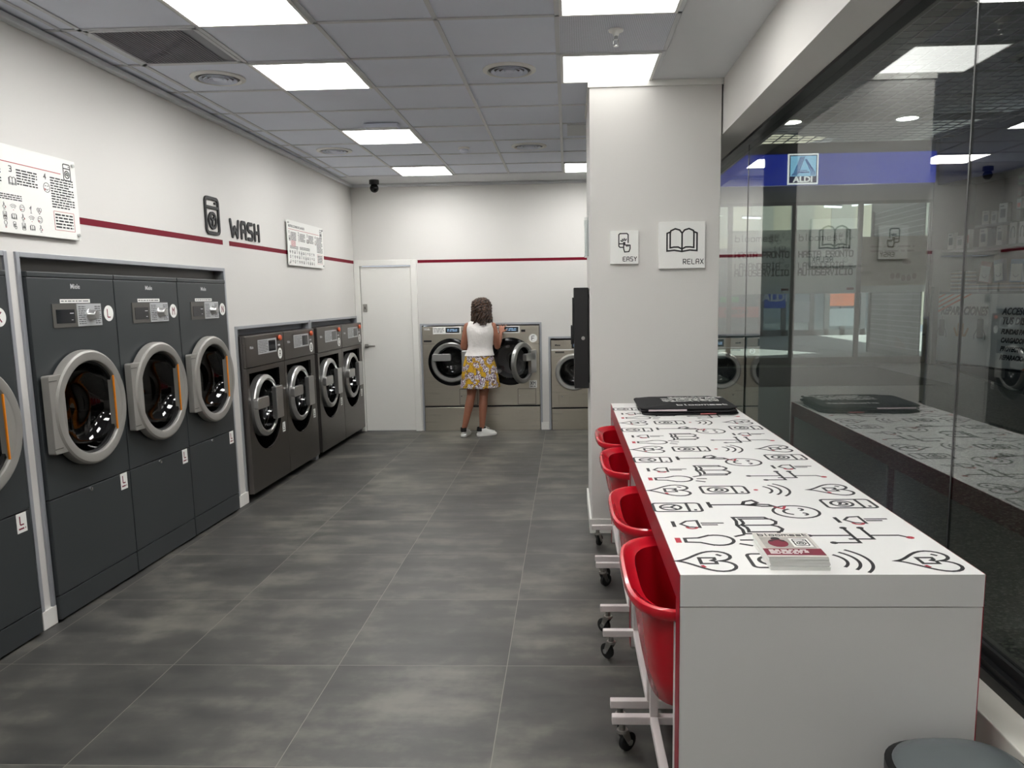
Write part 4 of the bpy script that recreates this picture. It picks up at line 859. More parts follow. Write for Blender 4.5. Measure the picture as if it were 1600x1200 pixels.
for s in (-1, 1): body.ell((HX+s*.076, HY, HZ-.02), (.01, .018, .028), 12, 8); body.ell((HX+.012+s*.03, HY+.088, HZ+.012), (.014, .008, .01), 10, 6)
# arms
limb([(-1.160, YBd-.005, 1.285, .044), (-1.190, YBd, 1.17, .044), (-1.218, YBd+.02, 1.045, .037)]); limb([(-1.218, YBd+.02, 1.045, .037), (-1.17, YBd+.10, 1.04, .035), (-1.10, YBd+.22, 1.055, .023)])
limb([(-.868, YBd-.005, 1.285, .043), (-.842, YBd+.01, 1.17, .042), (-.826, YBd+.06, 1.045, .036)]); limb([(-.826, YBd+.06, 1.045, .036), (-.815, YBd+.14, 1.10, .034), (-.800, YBd+.255, 1.185, .022)])
limb([(-1.155, YBd, 1.28, .045), (-1.08, YBd, 1.315, .04)]); limb([(-.872, YBd, 1.28, .045), (-.95, YBd, 1.315, .04)])
def hand(wr, dirv, palm_n, s=1, spread=8, curl=18, press=None):
    "wrist point, pointing direction, palm normal"
    wr = Vector(wr); d = Vector(dirv).normalized(); nrm = Vector(palm_n); nrm = (nrm-d*nrm.dot(d)).normalized(); side = d.cross(nrm)*s
    pc = wr+d*.045
    R = Matrix((side, d, nrm)).transposed()
    body.ell(pc, (.036, .048, .014), 16, 10, R)
    for i, (off, L) in enumerate(((-.027, .062), (-.009, .071), (.009, .066), (.026, .052))):
        base = wr+d*.082+side*off; a = math.radians(spread*(off/.012)); dd = (d*math.cos(a)+side*math.sin(a)).normalized()
        p = base; pts = [(*(p-dd*.02), .0078), (*p, .0076)]; c = 0
        for j, f in enumerate((.45, .3, .25)):
            c += math.radians(curl*(.5 if j == 0 else 1)); q = (dd*math.cos(c)+nrm*math.sin(c)).normalized(); p = p+q*L*f; pts.append((*p, .0074-.0008*(j+1)))
        limb(pts, 8)
    b = wr+d*.025-side*.028; td = (d*.65-side*.75).normalized(); p1 = b+td*.032; p2 = p1+(td*.8+d*.4+nrm*.25).normalized()*.028
    limb([(*b, .011), (*p1, .0092), (*p2, .0078)], 8)
hand((-.800, YBd+.258, 1.19), (.12, .55, .75), (.1, 1, -.35), 1, 10, 10)
hand((-1.10, YBd+.22, 1.055), (.45, .85, .08), (0, -.1, -1), 1, 4, 22)
# legs
limb([(-1.10, YBd, .84, .088), (-1.115, YBd+.0, .70, .078), (-1.142, YBd+.015, .48, .050), (-1.165, YBd-.012, .37, .051), (-1.20, YBd-.02, .22, .040), (-1.232, YBd-.02, .09, .029)], 18)
limb([(-.96, YBd, .84, .088), (-.972, YBd+.0, .70, .078), (-.995, YBd+.02, .48, .050), (-1.002, YBd-.005, .37, .051), (-1.012, YBd-.01, .22, .040), (-1.025, YBd-.005, .09, .029)], 18)
for (ax, ay, a) in ((-1.232, YBd-.02, 80), (-1.025, YBd-.005, 28)):
    d = Vector((math.cos(math.radians(a)), math.sin(math.radians(a)), 0)); limb([(ax, ay, .07, .03), (*(Vector((ax, ay, .045))+d*.08), .027), (*(Vector((ax, ay, .035))+d*.14), .022)])
o = body.build('body', M_SKIN, person)
rm = o.modifiers.new('one_surface', 'REMESH'); rm.mode = 'VOXEL'; rm.voxel_size = .0048; rm.use_smooth_shade = True
sm = o.modifiers.new('soften', 'SMOOTH'); sm.factor = .6; sm.iterations = 4
# clothing
def cloth_loft(rings, name, m, th=.0, sub=1):
    mb = MB(); mb.loft(rings, cap=False); o = mb.build(name, m, person, smooth=80)
    if th: s = o.modifiers.new('thickness', 'SOLIDIFY'); s.thickness = th; s.offset = 1
    ss = o.modifiers.new('smooth', 'SUBSURF'); ss.levels = sub; ss.render_levels = sub
    return o
def fold(ring, amp, k, ph, z0=0):
    c = Vector((sum(p[0] for p in ring)/len(ring), sum(p[1] for p in ring)/len(ring)))
    out = []
    for i, p in enumerate(ring):
        a = 2*math.pi*i/len(ring); f = 1+amp*math.sin(k*a+ph); out.append((c.x+(p[0]-c.x)*f, c.y+(p[1]-c.y)*f, p[2]+z0*math.sin(k*a+ph)))
    return out
def ktop():
    k = NT('white_knit'); sp = k.n('ShaderNodeSeparateXYZ', {0: k.coord()}); k.set('Base Color', rgb(222, 218, 214)); k.set('Roughness', .85)
    k.bump(k.noise(30, 3), .5, .012); return k.m
Rg = []
for z, a, b, dx in ((.945, .172, .128, -.018), (.957, .165, .122, -.016), (.975, .158, .115, -.013), (1.0, .150, .109, -.01), (1.03, .142, .103, -.007), (1.06, .138, .10, -.004), (1.10, .143, .104, -.002), (1.15, .150, .110, 0), (1.20, .160, .113, .002), (1.24, .166, .107, .0), (1.275, .168, .096, .0), (1.305, .158, .080, .0), (1.330, .135, .067, .002), (1.348, .10, .060, .004), (1.360, .070, .058, .005)):
    Rg.append(fold(oval(XB+dx, YBd, z, a, b, 40), .006+.008*max(0, 1-abs(z-1.03)/.07), 9, z*60))
cloth_loft(Rg, 'sleeveless_top', ktop(), .004)
def kskirt():
    k = NT('yellow_floral_cotton'); co = k.coord(); wob = k.n('ShaderNodeVectorMath', {0: co, 1: k.n('ShaderNodeVectorMath', {0: k.n('ShaderNodeTexNoise', {'Vector': co, 'Scale': 40.}).outputs['Color'], 1: (.03, .03, .03)}, operation='MULTIPLY').outputs[0]}, operation='ADD').outputs[0]
    big = k.n('ShaderNodeTexVoronoi', {'Vector': wob, 'Scale': 15.}); d = big.outputs['Distance']; sm_ = k.n('ShaderNodeTexVoronoi', {'Vector': wob, 'Scale': 60.}); ed = k.n('ShaderNodeTexVoronoi', {'Vector': wob, 'Scale': 48.}, feature='DISTANCE_TO_EDGE')
    petal = k.ramp(k.n('ShaderNodeSeparateColor', {0: sm_.outputs['Color']}).outputs[0], [(.0, rgb(228, 224, 228)), (.4, rgb(200, 188, 205)), (.62, rgb(150, 110, 140)), (.8, rgb(236, 232, 226))])
    petal = k.mix(k.math('LESS_THAN', ed.outputs['Distance'], .07), petal, rgb(48, 38, 50))
    yel = k.mix(k.noise(50, 2), rgb(180, 138, 12), rgb(208, 166, 24)); pick = k.math('GREATER_THAN', k.n('ShaderNodeSeparateColor', {0: big.outputs['Color']}).outputs[1], .15)
    c = k.mix(k.math('MULTIPLY', k.math('LESS_THAN', d, .58), pick), yel, petal)
    vines = k.math('LESS_THAN', k.n('ShaderNodeTexVoronoi', {'Vector': wob, 'Scale': 15.}, feature='DISTANCE_TO_EDGE').outputs['Distance'], .028); c = k.mix(vines, c, rgb(96, 70, 50))
    k.set('Base Color', c); k.set('Roughness', .8); return k.m
Rg = []
for i, (z, a, b) in enumerate(((.972, .148, .112), (.962, .153, .116), (.94, .160, .122), (.90, .171, .13), (.85, .184, .142), (.79, .196, .152), (.73, .205, .162), (.67, .213, .17), (.61, .220, .178), (.575, .224, .182))):
    f = i/9.; Rg.append(fold(oval(XB-.02, YBd, z, a, b, 72), .008+.055*f*f, 11, .8, .004*f))
cloth_loft(Rg, 'floral_skirt', kskirt(), .003)
# hair: a soft mass plus many curls
k = NT('brown_hair'); n = k.noise(55, 4); k.set('Base Color', k.ramp(n, [(.3, rgb(24, 16, 12)), (.5, rgb(52, 34, 24)), (.72, rgb(104, 74, 50))])); k.set('Roughness', .45); M_HAIR = k.m
mb = MB(); rg = random.Random(11)
mb.ell((HX, HY-.018, HZ+.018), (.084, .096, .09), 24, 16); mb.ell((HX-.006, HY-.03, HZ-.055), (.098, .078, .085), 24, 14)
for i in range(300):
    a = rg.uniform(-math.pi*1.18, math.pi*.18) ; el = rg.uniform(0, 1.35)
    r0 = .094; x = HX+r0*math.cos(el)*math.cos(a); y = HY-.02+r0*math.cos(el)*math.sin(a); z = HZ+.03+.098*math.sin(el)
    if math.sin(a) > .25 and el < .7: continue
    zend = HZ-.155+rg.uniform(-.035, .05) if rg.random() < .7 else z-rg.uniform(.05, .09)
    if zend > z-.03: zend = z-.04
    L = rg.uniform(.08, .15)+(.03*el); ph = rg.uniform(0, 6); amp = rg.uniform(.007, .014); pts = []
    for j in range(12):
        q = j/11.; spread = 1+.28*math.sin(min(1, q*1.1)*math.pi*.6)
        px_ = HX+(x-HX)*(1+.0*q) + math.cos(a)*(.014+.072*(1-math.cos(el)))*math.sin(q*1.57)*1.0; py_ = HY-.02+(y-HY+.02)+math.sin(a)*(.012+.07*(1-math.cos(el)))*math.sin(q*1.57)
        pz_ = z-L*q*q*1.0-.02*q*(1 if el < .9 else .4)
        pz_ = z+(zend-z)*q**1.25
        pts.append((px_+amp*(.4+q)*math.sin(ph+q*15), py_+amp*(.4+q)*math.cos(ph+q*15)*.8, pz_))
    rr_ = rg.uniform(.006, .0105); mb.tube(pts, [rr_*(.7+.5*math.sin(j/11.*3.1)) for j in range(12)], 6)
mb.build('hair', M_HAIR, person, smooth=80)
# trainers
def shoe(ax, ay, deg):
    M = T((ax, ay, 0)) @ RZ(deg); mb = MB(); mb.m = M
    def s(x, w_, z): return x, w_, z
    def out(f, z, g=1.):
        pts = []
        for x, w_ in ((-.062, .002), (-.058, .024), (-.03, .033), (.02, .034), (.08, .040), (.13, .043), (.165, .034), (.182, .014)): pts.append((x, w_))
        full = [(x, w_) for x, w_ in pts]+[(x, -w_*.95) for x, w_ in pts[::-1]]
        return [(.05+(x-.05)*f*(1 if x < .0 else g), y*f, z) for x, y in full]
    mb.loft([out(.97, 0), out(1.02, .006), out(1.02, .028), out(.98, .032)]); sole = mb.build('sole', M_WHITE, None, smooth=60)
    mb = MB(); mb.m = M
    def up(z, x0, x1, w_): return [(x0+(x1-x0)*(.5-.5*math.cos(t)), w_*math.sin(t)*(1-.15*math.cos(t)), z+(0)) for t in (2*math.pi*i/20 for i in range(20))]
    mb.loft([up(.03, -.058, .176, .04), up(.05, -.060, .165, .040), up(.066, -.058, .115, .037), up(.082, -.055, .068, .034), up(.092, -.052, .050, .032)], cap=False); mb.loft([up(.066, -.05, .11, .03), up(.055, .0, .1, .02)])
    u = mb.build('upper', M_WHITE, None, smooth=60)
    mb = MB(); mb.m = M; mb.loft([up(.060, -.064, .0, .034), up(.085, -.061, .0, .035), up(.108, -.058, -.0, .034)], cap=False); mb.loft([up(.104, -.05, .05, .029), up(.09, -.048, .05, .028)], cap=False); c = mb.build('heel_tab', M_BLACK, None, smooth=60)
    mb = MB(); mb.m = M
    for i in range(4): mb.tube([(.04+.022*i, -.028, .078-.009*i), (.045+.022*i, 0, .088-.010*i), (.04+.022*i, .028, .078-.009*i)], .003, 6)
    mb.tube([(.05, 0, .09), (.06, .02, .105), (.085, .03, .09), (.06, .01, .09)], .0025, 6); mb.tube([(.05, 0, .09), (.06, -.02, .105), (.085, -.028, .09), (.06, -.01, .09)], .0025, 6); l = mb.build('laces', M_WHITE, None, smooth=60)
    e = bpy.data.objects.new('shoe', None); COL.objects.link(e); e.parent = person
    for q in (sole, u, c, l): q.parent = e
shoe(-1.232, YBd-.02, 80); shoe(-1.025, YBd-.005, 28)
mb = MB(); mb.m = T((-.801, YBd+.25, 1.182)) @ Matrix.Rotation(math.radians(-38), 4, 'X'); mb.ring(.0225, .0285, -.007, .007, 24, (0, 0, 0), 'y'); mb.build('wristband', M_BLACK, person, smooth=50)
# ------------------------------------------------------------------ shopping centre outside the window
M_GREYF = mat('grey_door_frame', rgb(112, 114, 114), .45, .2); M_DGREY = mat('dark_grey_paint', rgb(52, 54, 56), .6); M_LGREY = mat('light_grey_panel', rgb(150, 152, 150), .5)
M_BLUEB = emis('blue_glow_band', rgb(16, 50, 185), .62); M_NAVY = mat('navy_fascia', rgb(14, 22, 74), .4)  # blue band emits weakly of its own, the corridor being dim
M_VFLOOR = mat('pale_outdoor_paving', rgb(176, 176, 170), .5, var=.08, vscale=3)
YD = 17.8
struct(bx(G+.06, 14, -6, YD, -.2, -.001).build('floor_corridor', M_MALLFLOOR), 'speckled grey terrazzo floor of the shopping centre', 'floor')
struct(bx(-2, 14, YD, 40, -.2, -.001).build('floor_porch', M_VFLOOR), 'pale paving beyond the glass doors', 'floor')
o = bx(3.05, 6.6, 13.5, 17.0, 0, .006).build('entrance_mat', mat('grey_mat_fibre', rgb(74, 74, 72), .95, var=.1, vscale=60)); tag(o, 'dark grey mat on the floor inside the glass doors', 'mat')
struct(bx(10, 10.1, -6, YD, 0, 5.4).build('wall_corridor', M_DGREY)); struct(bx(G+.06, 10.1, -6.1, -6, 0, 5.4).build('wall_corridor', M_DGREY))
mb = MB(); mb.box(G+.06, G+.1, -6, YB+.9, 2.62, 5.4); mb.box(1.3, 1.4, YB, YD, 0, 5.4); mb.box(G+.06, G+.1, -6, Y0, 0, 2.7); struct(mb.build('wall_corridor', M_DGREY))
struct(bx(G, 10.1, -6, YD+.3, 5.4, 5.5).build('ceiling_void', M_BLACK))
mb = MB(); zc_ = 4.85; p_ = .25
n = int((10-1.4)/p_)
for i in range(n): x = 1.5+p_*i; mb.box(x-.008, x+.008, 2, YD, zc_, zc_+.015)
n = int((YD+2)/p_)
for i in range(n): y = -2+p_*i; mb.box(1.4, 10, y-.008, y+.008, zc_+.001, zc_+.014) if y > 2 else None
struct(mb.build('ceiling_corridor', mat('ceiling_cell_grid', rgb(150, 152, 155), .5)), 'dark open cell ceiling of the shopping centre', 'ceiling')
M_DOWN = emis('downlight_lens', (1, .97, .9, 1), 22)
for x, y, l in ((4.31, 15.6, 'round downlight above the blue band, left one'), (6.465, 15.51, 'round downlight above the blue band, right one'), (4.3, 2.2, 'unseen downlight added to brighten the shopping centre'), (6.4, 2.2, 'unseen downlight added to brighten the shopping centre'), (4.3, 7.6, 'unseen downlight added to brighten the shopping centre'), (6.4, 7.6, 'unseen downlight added to brighten the shopping centre')):  # out-of-view downlights added to brighten the corridor and shop banner
    t = thing('downlight', l, 'ceiling light', (x, y, zc_), group='shopping centre downlights')
    m = MB(); m.loft_closed([(.19, .02), (.215, .02), (.215, -.012), (.19, -.006)], 36, (0, 0, 0), 'z'); m.build('rim', M_TBAR, t, smooth=40); m = MB(); m.disc(.19, .0, 36, (0, 0, 0), 'z', .01); m.build('lens', M_DOWN, t)
# entrance wall
mb = MB(); mb.box(1.4, 8.05, YD, YD+.1, 3.6, 3.95); mb.cur = 1; mb.box(1.4, 10, YD-.02, YD+.1, 4.62, 4.86); mb.box(8.05, 8.95, YD-.05, YD+.1, 0, 4.86); mb.box(8.2, 10, YD-.02, YD+.1, 3.6, 4.62)
struct(mb.build('wall_entrance', [M_LGREY, M_DGREY]), 'grey wall over the glass entrance doors', 'wall')
tag(bx(1.5, 8.04, YD-.1, YD-.055, 3.955, 4.615).build('blue_fascia', M_BLUEB), 'blue glowing band above the glass entrance', 'shop fascia')
t = thing('supermarket_sign', 'square illuminated ALDI sign on the blue band', 'shop sign', (4.84, YD-.145, 3.965))
bx(0, .655, 0, .04, 0, .65).build('white_border', emis('sign_white', (1, 1, 1, 1), 1.1), t)
mb = MB(); mb.box(.03, .625, -.004, 0, .03, .62); mb.build('dark_border', emis('sign_navy', rgb(24, 24, 66), 1), t)
mb = MB(); mb.box(.05, .605, -.008, -.004, .17, .60); mb.build('sky_field', emis('sign_pale_blue', rgb(150, 210, 245), 1), t)
mb = MB(); mb.m = RX(90)
for k in range(4):
    o_ = .034*k; mb.stroke([(.08+o_, .19), (.13+o_, .235+o_*.2), (.27+o_*.75, .575)], .017, False, .012)
for k in range(3):
    o_ = .036*k; mb.stroke([(.37+o_*.6, .575-o_*1.2 if k else .52), (.50+o_, .26), (.50+o_, .19)], .018, False, .012)
mb.box(.21, .46, .24, .27, 0, .012); mb.box(.26, .42, .285, .30, 0, .012); mb.build('emblem', emis('sign_blue', rgb(22, 60, 140), 1), t)
mb = MB(); text_mesh(mb, 'ALDI', .17, T((.3275, -.009, .098)) @ RX(90) @ S3(1.15, 1, 1), .006); mb.build('lettering', emis('sign_letters', (1, 1, 1, 1), 1), t)
def leaf(n, xa, xb, label):
    t = thing('glass_door', label, 'glass door', (xa, YD, 0)); W = xb-xa
    mb = MB(); e = .05; mb.box(0, e, -.03, .04, 0, 3.6); mb.box(W-e, W, -.03, .04, 0, 3.6); mb.box(e, W-e, -.03, .04, 0, .15); mb.box(e, W-e, -.03, .04, 3.53, 3.6); mb.build('door_frame', M_GREYF, t)
    bx(e, W-e, 0, .008, .15, 3.53).build('pane', glass('door_glass', (.82, .86, .86, 1), .05), t); t['kind'] = 'structure'; t.name = 'door_%d' % n
    return t, W
l1, _ = leaf(2, 2.2, 3.64, 'grey framed glass entrance door hidden by the pillar edge')
l2, W2 = leaf(3, 3.64, 5.05, 'left grey framed glass entrance door beyond the shop window')
l3, W3 = leaf(4, 5.05, 6.50, 'middle grey framed glass entrance door beyond the shop window')
l4, W4 = leaf(5, 6.50, 8.04, 'right grey framed glass entrance door before the rolling shutter')
kf = NT('frosted_film'); tr = kf.n('ShaderNodeBsdfTransparent', {'Color': (.9, .92, .92, 1)}); df = kf.n('ShaderNodeBsdfDiffuse', {'Color': rgb(176, 178, 174)}); tl = kf.n('ShaderNodeBsdfTranslucent', {'Color': rgb(176, 178, 174)})
a_ = kf.n('ShaderNodeAddShader', {0: df.outputs[0], 1: tl.outputs[0]}); mx = kf.n('ShaderNodeMixShader', {0: .62, 1: tr.outputs[0], 2: a_.outputs[0]}); kf.t.links.new(mx.outputs[0], kf.out.inputs[0])
for tt, W in ((l2, W2), (l3, W3)):
    o = bx(.05, W-.05, -.006, -.004, 1.59, 3.0).build('frosted_film', kf.m, tt)
    mb = MB(); M = T((0, -.007, 0)) @ RX(90); x0 = .12
    lettering(mb, 'bloomest', M @ T((x0, 2.76, 0)), .14, .018, .28)
    lettering(mb, 'HASTA PRONTO', M @ T((x0, 2.40, 0)), .125, .028, .21)
    lettering(mb, "LAVANDERIA", M @ T((x0, 2.15, 0)), .125, .022, .21); lettering(mb, "'", M @ T((x0+.125*.81*8, 2.15, 0)), .125, .016, .21)
    lettering(mb, 'AUTOSERVICIO', M @ T((x0, 2.0, 0)), .125, .028, .21)
    for i, (kd, x, z, s) in enumerate((('washer', .92, 2.86, .1), ('washer_y', 1.05, 2.87, .1), ('bulb', 1.18, 2.87, .1), ('heart', .92, 2.73, .11), ('smiley', 1.08, 2.74, .11), ('book', 1.16, 2.6, .15), ('plant', 1.0, 2.6, .12), ('circuit', 1.27, 2.8, .09), ('smiley', 1.15, 2.32, .12), ('heart', 1.27, 2.2, .1))): icon(mb, kd, M @ T((x, z, 0)) @ S3(s), .07, 0)
    mb.cur = 1; mb.box(W-.25, W-.09, -.0085, -.006, 1.66, 1.71); mb.build('film_print', [M_INK, M_BURG], o)
o = bx(.03, W4-.04, -.006, -.004, 1.74, 2.82).build('poster_back', mat('beige_poster', rgb(196, 192, 172), .7, var=.04, vscale=2), l4)
mb = MB(); M = T((0, -.007, 0)) @ RX(90); fineprint(mb, .25, 1.2, 2.45, 2.65, 2, M, 5, .35, .001)
rg = random.Random(2)
for i in range(5): mb.ell((.75+.12*i, -.007, 1.9+.05*rg.random()), (.05, .002, .07))
mb.ell((1.05, -.007, 2.25), (.1, .002, .04)); mb.build('poster_print', mat('faded_print', rgb(165, 156, 138), .7), o)
bx(.03, W4-.04, -.006, -.004, 1.59, 1.74).build('frosted_film', kf.m, l4)
# black post and shutter
tag(bx(7.93, 8.05, 17.25, 17.4, 0, 1.70).build('security_post', M_BLACK, bevel=.01), 'black post at the right end of the glass entrance', 'post')
t = thing('rolling_shutter', 'grey ribbed rolling shutter seen through the right glass door', 'shutter', (8.12, 18.3, 0))
mb = MB()
for i in range(27):
    z = .12+i*.13; mb.box(0, .03, 0, 2.9, z, z+.118); mb.cur = 1; mb.box(-.012, .012, 0, 2.9, z+.116, z+.13); mb.cur = 0
mb.build('slats', [mat('shutter_slat', rgb(150, 150, 146), .5), mat('shutter_rib', rgb(215, 215, 210), .4)], t); bx(-.02, .05, 0, 2.9, 0, .12).build('bottom_rail', M_GREYF, t)
bx(-.06, .06, 2.9, 3.0, 0, 3.7).build('guide_rail', M_GREYF, t)
struct(bx(8.1, 8.3, 18.2, 21.4, 3.65, 5.0).build('wall_porch', M_LGREY))
# unseen roof added to mask the sun, its hole shaping the floor patch
hole = [(2.7, 19.7), (5.0, 19.0), (6.75, 19.75), (5.5, 21.75), (2.7, 21.3)]; outer = [(-2, 17.9), (9.5, 17.9), (9.5, 30.5), (-2, 30.5)]
mb = MB(); z = 5.3
def slab(pts): mb.prism(pts, .1, 'z', z)
hx0, hy0 = 2.7, 19.7
slab([(-2, 17.9), (9.5, 17.9), (9.5, 19.0), (5.0, 19.0), (2.7, 19.0), (-2, 19.0)])
slab([(-2, 19.0), (5.0, 19.0), (2.7, 19.7), (-2, 19.7)]); slab([(5.0, 19.0), (9.5, 19.0), (9.5, 19.75), (6.75, 19.75)]); slab([(6.75, 19.75), (9.5, 19.75), (9.5, 21.75), (5.5, 21.75)])
slab([(-2, 19.7), (2.7, 19.7), (2.7, 21.3), (-2, 21.3)]); slab([(-2, 21.3), (2.7, 21.3), (5.5, 21.75), (-2, 21.75)]); slab([(-2, 21.75), (9.5, 21.75), (9.5, 30.5), (-2, 30.5)])
struct(mb.build('sun_mask_roof', M_LGREY))
struct(bx(-2, 1.4, YD, YD+.1, 0, 5.4).build('wall_entrance', M_DGREY));
# tube lights under the porch
for (x, y, z, a) in ((6.0, 26.0, 4.05, 25), (8.6, 26.0, 4.35, 25), (9.0, 24.5, 4.25, -50)):
    t = thing('tube_light', ['tube light seen through the left entrance door', 'slanted tube light seen through the middle entrance door', 'tube light turned towards the viewer beside the slanted one'][int(x > 7)+int(x > 8.8)], 'tube light', (x, y, z), math.radians(a), 'tube lights beyond the entrance'); mb = MB(); mb.tube([(-.35, 0, 0), (.35, 0, 0)], .035, 8); mb.build('tube', emis('tube_glow', (1, 1, 1, 1), 3), t); bx(-.36, .36, -.03, .03, .03, .07).build('housing', M_LGREY, t); bx(-.01, .01, -.01, .01, .07, 5.3-z).build('hanging_rod', M_LGREY, t)
# far glazed front with posters
YF = 29.8
t = thing('far_glazing', 'dark framed glass front across the porch with posters', 'glass front', (0, YF, 0)); t['kind'] = 'structure'; t.name = 'window_6'
mb = MB()
for x in (5.0, 7.3, 8.15, 8.45, 9.2, 9.75, 10.35, 11.1): mb.box(x-.09, x+.09, -.05, .05, 0, 3.2)
mb.box(4, 13, -.05, .05, 0, .22); mb.box(4, 13, -.05, .05, 3.0, 3.3); mb.build('frame', M_GREYF, t)
bx(4, 13, .0, .01, .2, 3.0).build('pane', glass('far_glass', (.7, .78, .8, 1), .08), t)
def poster(x0, x1, z0, z1, m, label, txt=None, tm=None, name='poster'):
    p = thing(name, label, 'poster', (x0, YF-.075, z0)); bx(0, x1-x0, 0, .02, 0, z1-z0).build('sheet', m, p)
    if txt:
        mb = MB(); text_mesh(mb, txt, (z1-z0)*.55, T(((x1-x0)/2, -.004, (z1-z0)/2)) @ RX(90), .012); mb.build('lettering', tm, p)
poster(5.5, 7.2, .72, 1.12, mat('red_poster', rgb(226, 92, 84), .5), 'red OFERTAS band on the far glass front', 'OFERTAS', M_INKG)
poster(7.4, 8.2, 1.05, 1.85, mat('blue_poster', rgb(40, 90, 190), .5), 'blue ALDI poster on the far glass front', 'ALDI', M_INKL)
poster(5.75, 6.45, 1.3, 1.5, mat('green_poster', rgb(60, 200, 110), .5), 'small green sign on the far glass front')
poster(9.85, 10.95, 1.1, 1.55, mat('fruit_poster', rgb(214, 120, 84), .5, var=.5, vscale=6), 'orange fruit poster on the far glass front')
poster(9.85, 10.95, .35, 1.0, mat('grey_poster', rgb(150, 160, 164), .5), 'grey panel below the fruit poster'); poster(8.55, 9.1, .5, 1.3, mat('pale_poster', rgb(165, 172, 178), .5, var=.2, vscale=4), 'pale poster left of the fruit poster')
mb = MB(); mb.box(-2, 20, 38, 38.2, 0, 9); mb.cur = 1; mb.box(-2, 20, 31.5, 31.6, 0, 3.3) if False else None
for i in range(9):
    for j in range(3): mb.box(3+1.9*i, 4.1+1.9*i, 37.95, 38, 2.2+2.1*j, 3.6+2.1*j)
tag(mb.build('far_building', [mat('cream_facade', rgb(214, 206, 180), .7), mat('pale_window', rgb(190, 188, 172), .3)]), 'cream building seen through the upper entrance glass', 'building')
struct(bx(2, 14, 32, 32.1, 0, 3.3).build('wall_far', mat('far_shop_interior', rgb(104, 112, 116), .7, var=.3, vscale=1.2)))
# repair shop on the right
dS = Vector((.22, -.975, 0)).normalized(); MS = T((8.3, 17.2, 0)) @ Matrix.Rotation(math.atan2(dS.y, dS.x), 4, 'Z')
mb = MB(); mb.box(-.7, 6, .75, .85, 0, 5.0); mb.box(-.85, -.6, -.02, .85, 0, 5.0); mb.box(-.7, 6, 0, .75, .0, .05); struct(mb.build('wall_shop', mat('shop_interior_grey', rgb(38, 38, 38), .7), M=MS))
mb = MB(); mb.box(-.7, 6, -.05, .8, 3.9, 5.0); struct(mb.build('wall_shop', M_NAVY, M=MS))
mb = MB(); mb.prism([(8.08, 17.2), (7.0, 12.1), (7.6, 8.0), (9.9, 8.0)], .045, 'z', 0); tag(mb.build('shop_front_slab', M_BLACK), 'low black slab in front of the repair shop', 'plinth')  # flat black slab added for the dark ground before the shop front
t = thing('shop_counter_sign', 'white REPARACIONES banner on the phone repair shop front', 'banner'); t.matrix_world = MS @ T((0, 0, 0))
bx(-.55, 5, 0, .03, .06, 1.53).build('banner_sheet', mat('white_banner', rgb(235, 235, 232), .5), t)
mb = MB(); M = T((0, -.002, 0)) @ RX(90)
text_mesh(mb, 'REPARACIONES', .235, M @ T((.355, 1.17, 0)) @ S3(.82, 1, 1), .012, .3)
for s, zz_, sz in (('ACCESORIOS PARA', 1.18, .19), ('TUS DISPOSITIVOS', .99, .19), ('FUNDAS PARA', .78, .13), ('CARGADORES', .61, .13), ('PROTECTORES', .44, .13), ('REPARACIONES', .27, .13)): text_mesh(mb, s, sz, M @ T((1.44, zz_, 0)) @ S3(.85, 1, 1), .008, .3, 'LEFT')
mb.build('lettering', M_INK, t)
mb = MB(); mb.m = M
for i in range(5): a = -.55+.0*i; mb.prism([(-.55, 1.08+.1*i), (-.55, 1.13+.1*i), (-.55+(1.53-1.13-.1*i)*2.6+.03, 1.53), (-.55+(1.53-1.08-.1*i)*2.6-.02, 1.53)], .001, 'z', 0) if 1.13+.1*i < 1.53 else None
mb.prism([(2.0, .06), (2.3, .22), (3.6, .4), (3.6, .06)], .001, 'z', 0); mb.build('orange_brush_marks', mat('orange_print', rgb(222, 110, 60), .5), t)
mb = MB(); mb.m = M
for cx_, w_, h_ in ((-.27, .085, .36), (.87, .09, .40)):
    mb.prism(rr(cx_-w_, cx_+w_, .62, .62+h_, .03), .001, 'z', 0); mb.stroke([(cx_-w_, .8), (cx_-w_-.07, .68), (cx_-w_-.07, .6)], .02); mb.stroke([(cx_+w_, .8), (cx_+w_+.06, .68), (cx_+w_+.06, .6)], .02); mb.stroke([(cx_, .62+h_), (cx_+.01, 1.05)], .012)
mb.cur = 1; mb.prism(rr(.22, .40, .68, .92, .03), .001, 'z', 0); mb.stroke([(.12, .8), (.2, .66), (.45, .66), (.52, .8)], .05)
mb.build('phone_drawings', [M_INKG, mat('tan_print', rgb(205, 165, 120), .5)], t)
M_SHELF = mat('shelf_grey', rgb(128, 128, 126), .5)
for z, l in ((2.44, 'grey display shelf above the REPARACIONES banner'), (1.53, 'grey ledge on top of the REPARACIONES banner')):
    o = bx(-.4, 4.5, .0, .75, z, z+.05).build('display_shelf', M_SHELF, M=MS); tag(o, l, 'shelf')
boxcols = [rgb(190, 188, 182), rgb(168, 168, 164), rgb(176, 176, 172), rgb(196, 194, 188), rgb(110, 112, 114), rgb(192, 190, 184), rgb(184, 184, 182), rgb(178, 178, 176), rgb(188, 184, 172), rgb(200, 198, 192), rgb(206, 206, 202)]
bxs = [(-.26, -.07, 2.84), (.01, .21, 2.76), (.25, .39, 2.87), (.67, .88, 2.85), (.9, 1.09, 2.83), (1.13, 1.3, 2.87), (1.46, 1.64, 2.9), (1.7, 1.86, 2.9), (1.92, 2.12, 2.88)]
inks = [mat('box_ink_%d' % i, c, .5) for i, c in enumerate((rgb(50, 54, 70), rgb(170, 60, 60), rgb(90, 90, 96)))]
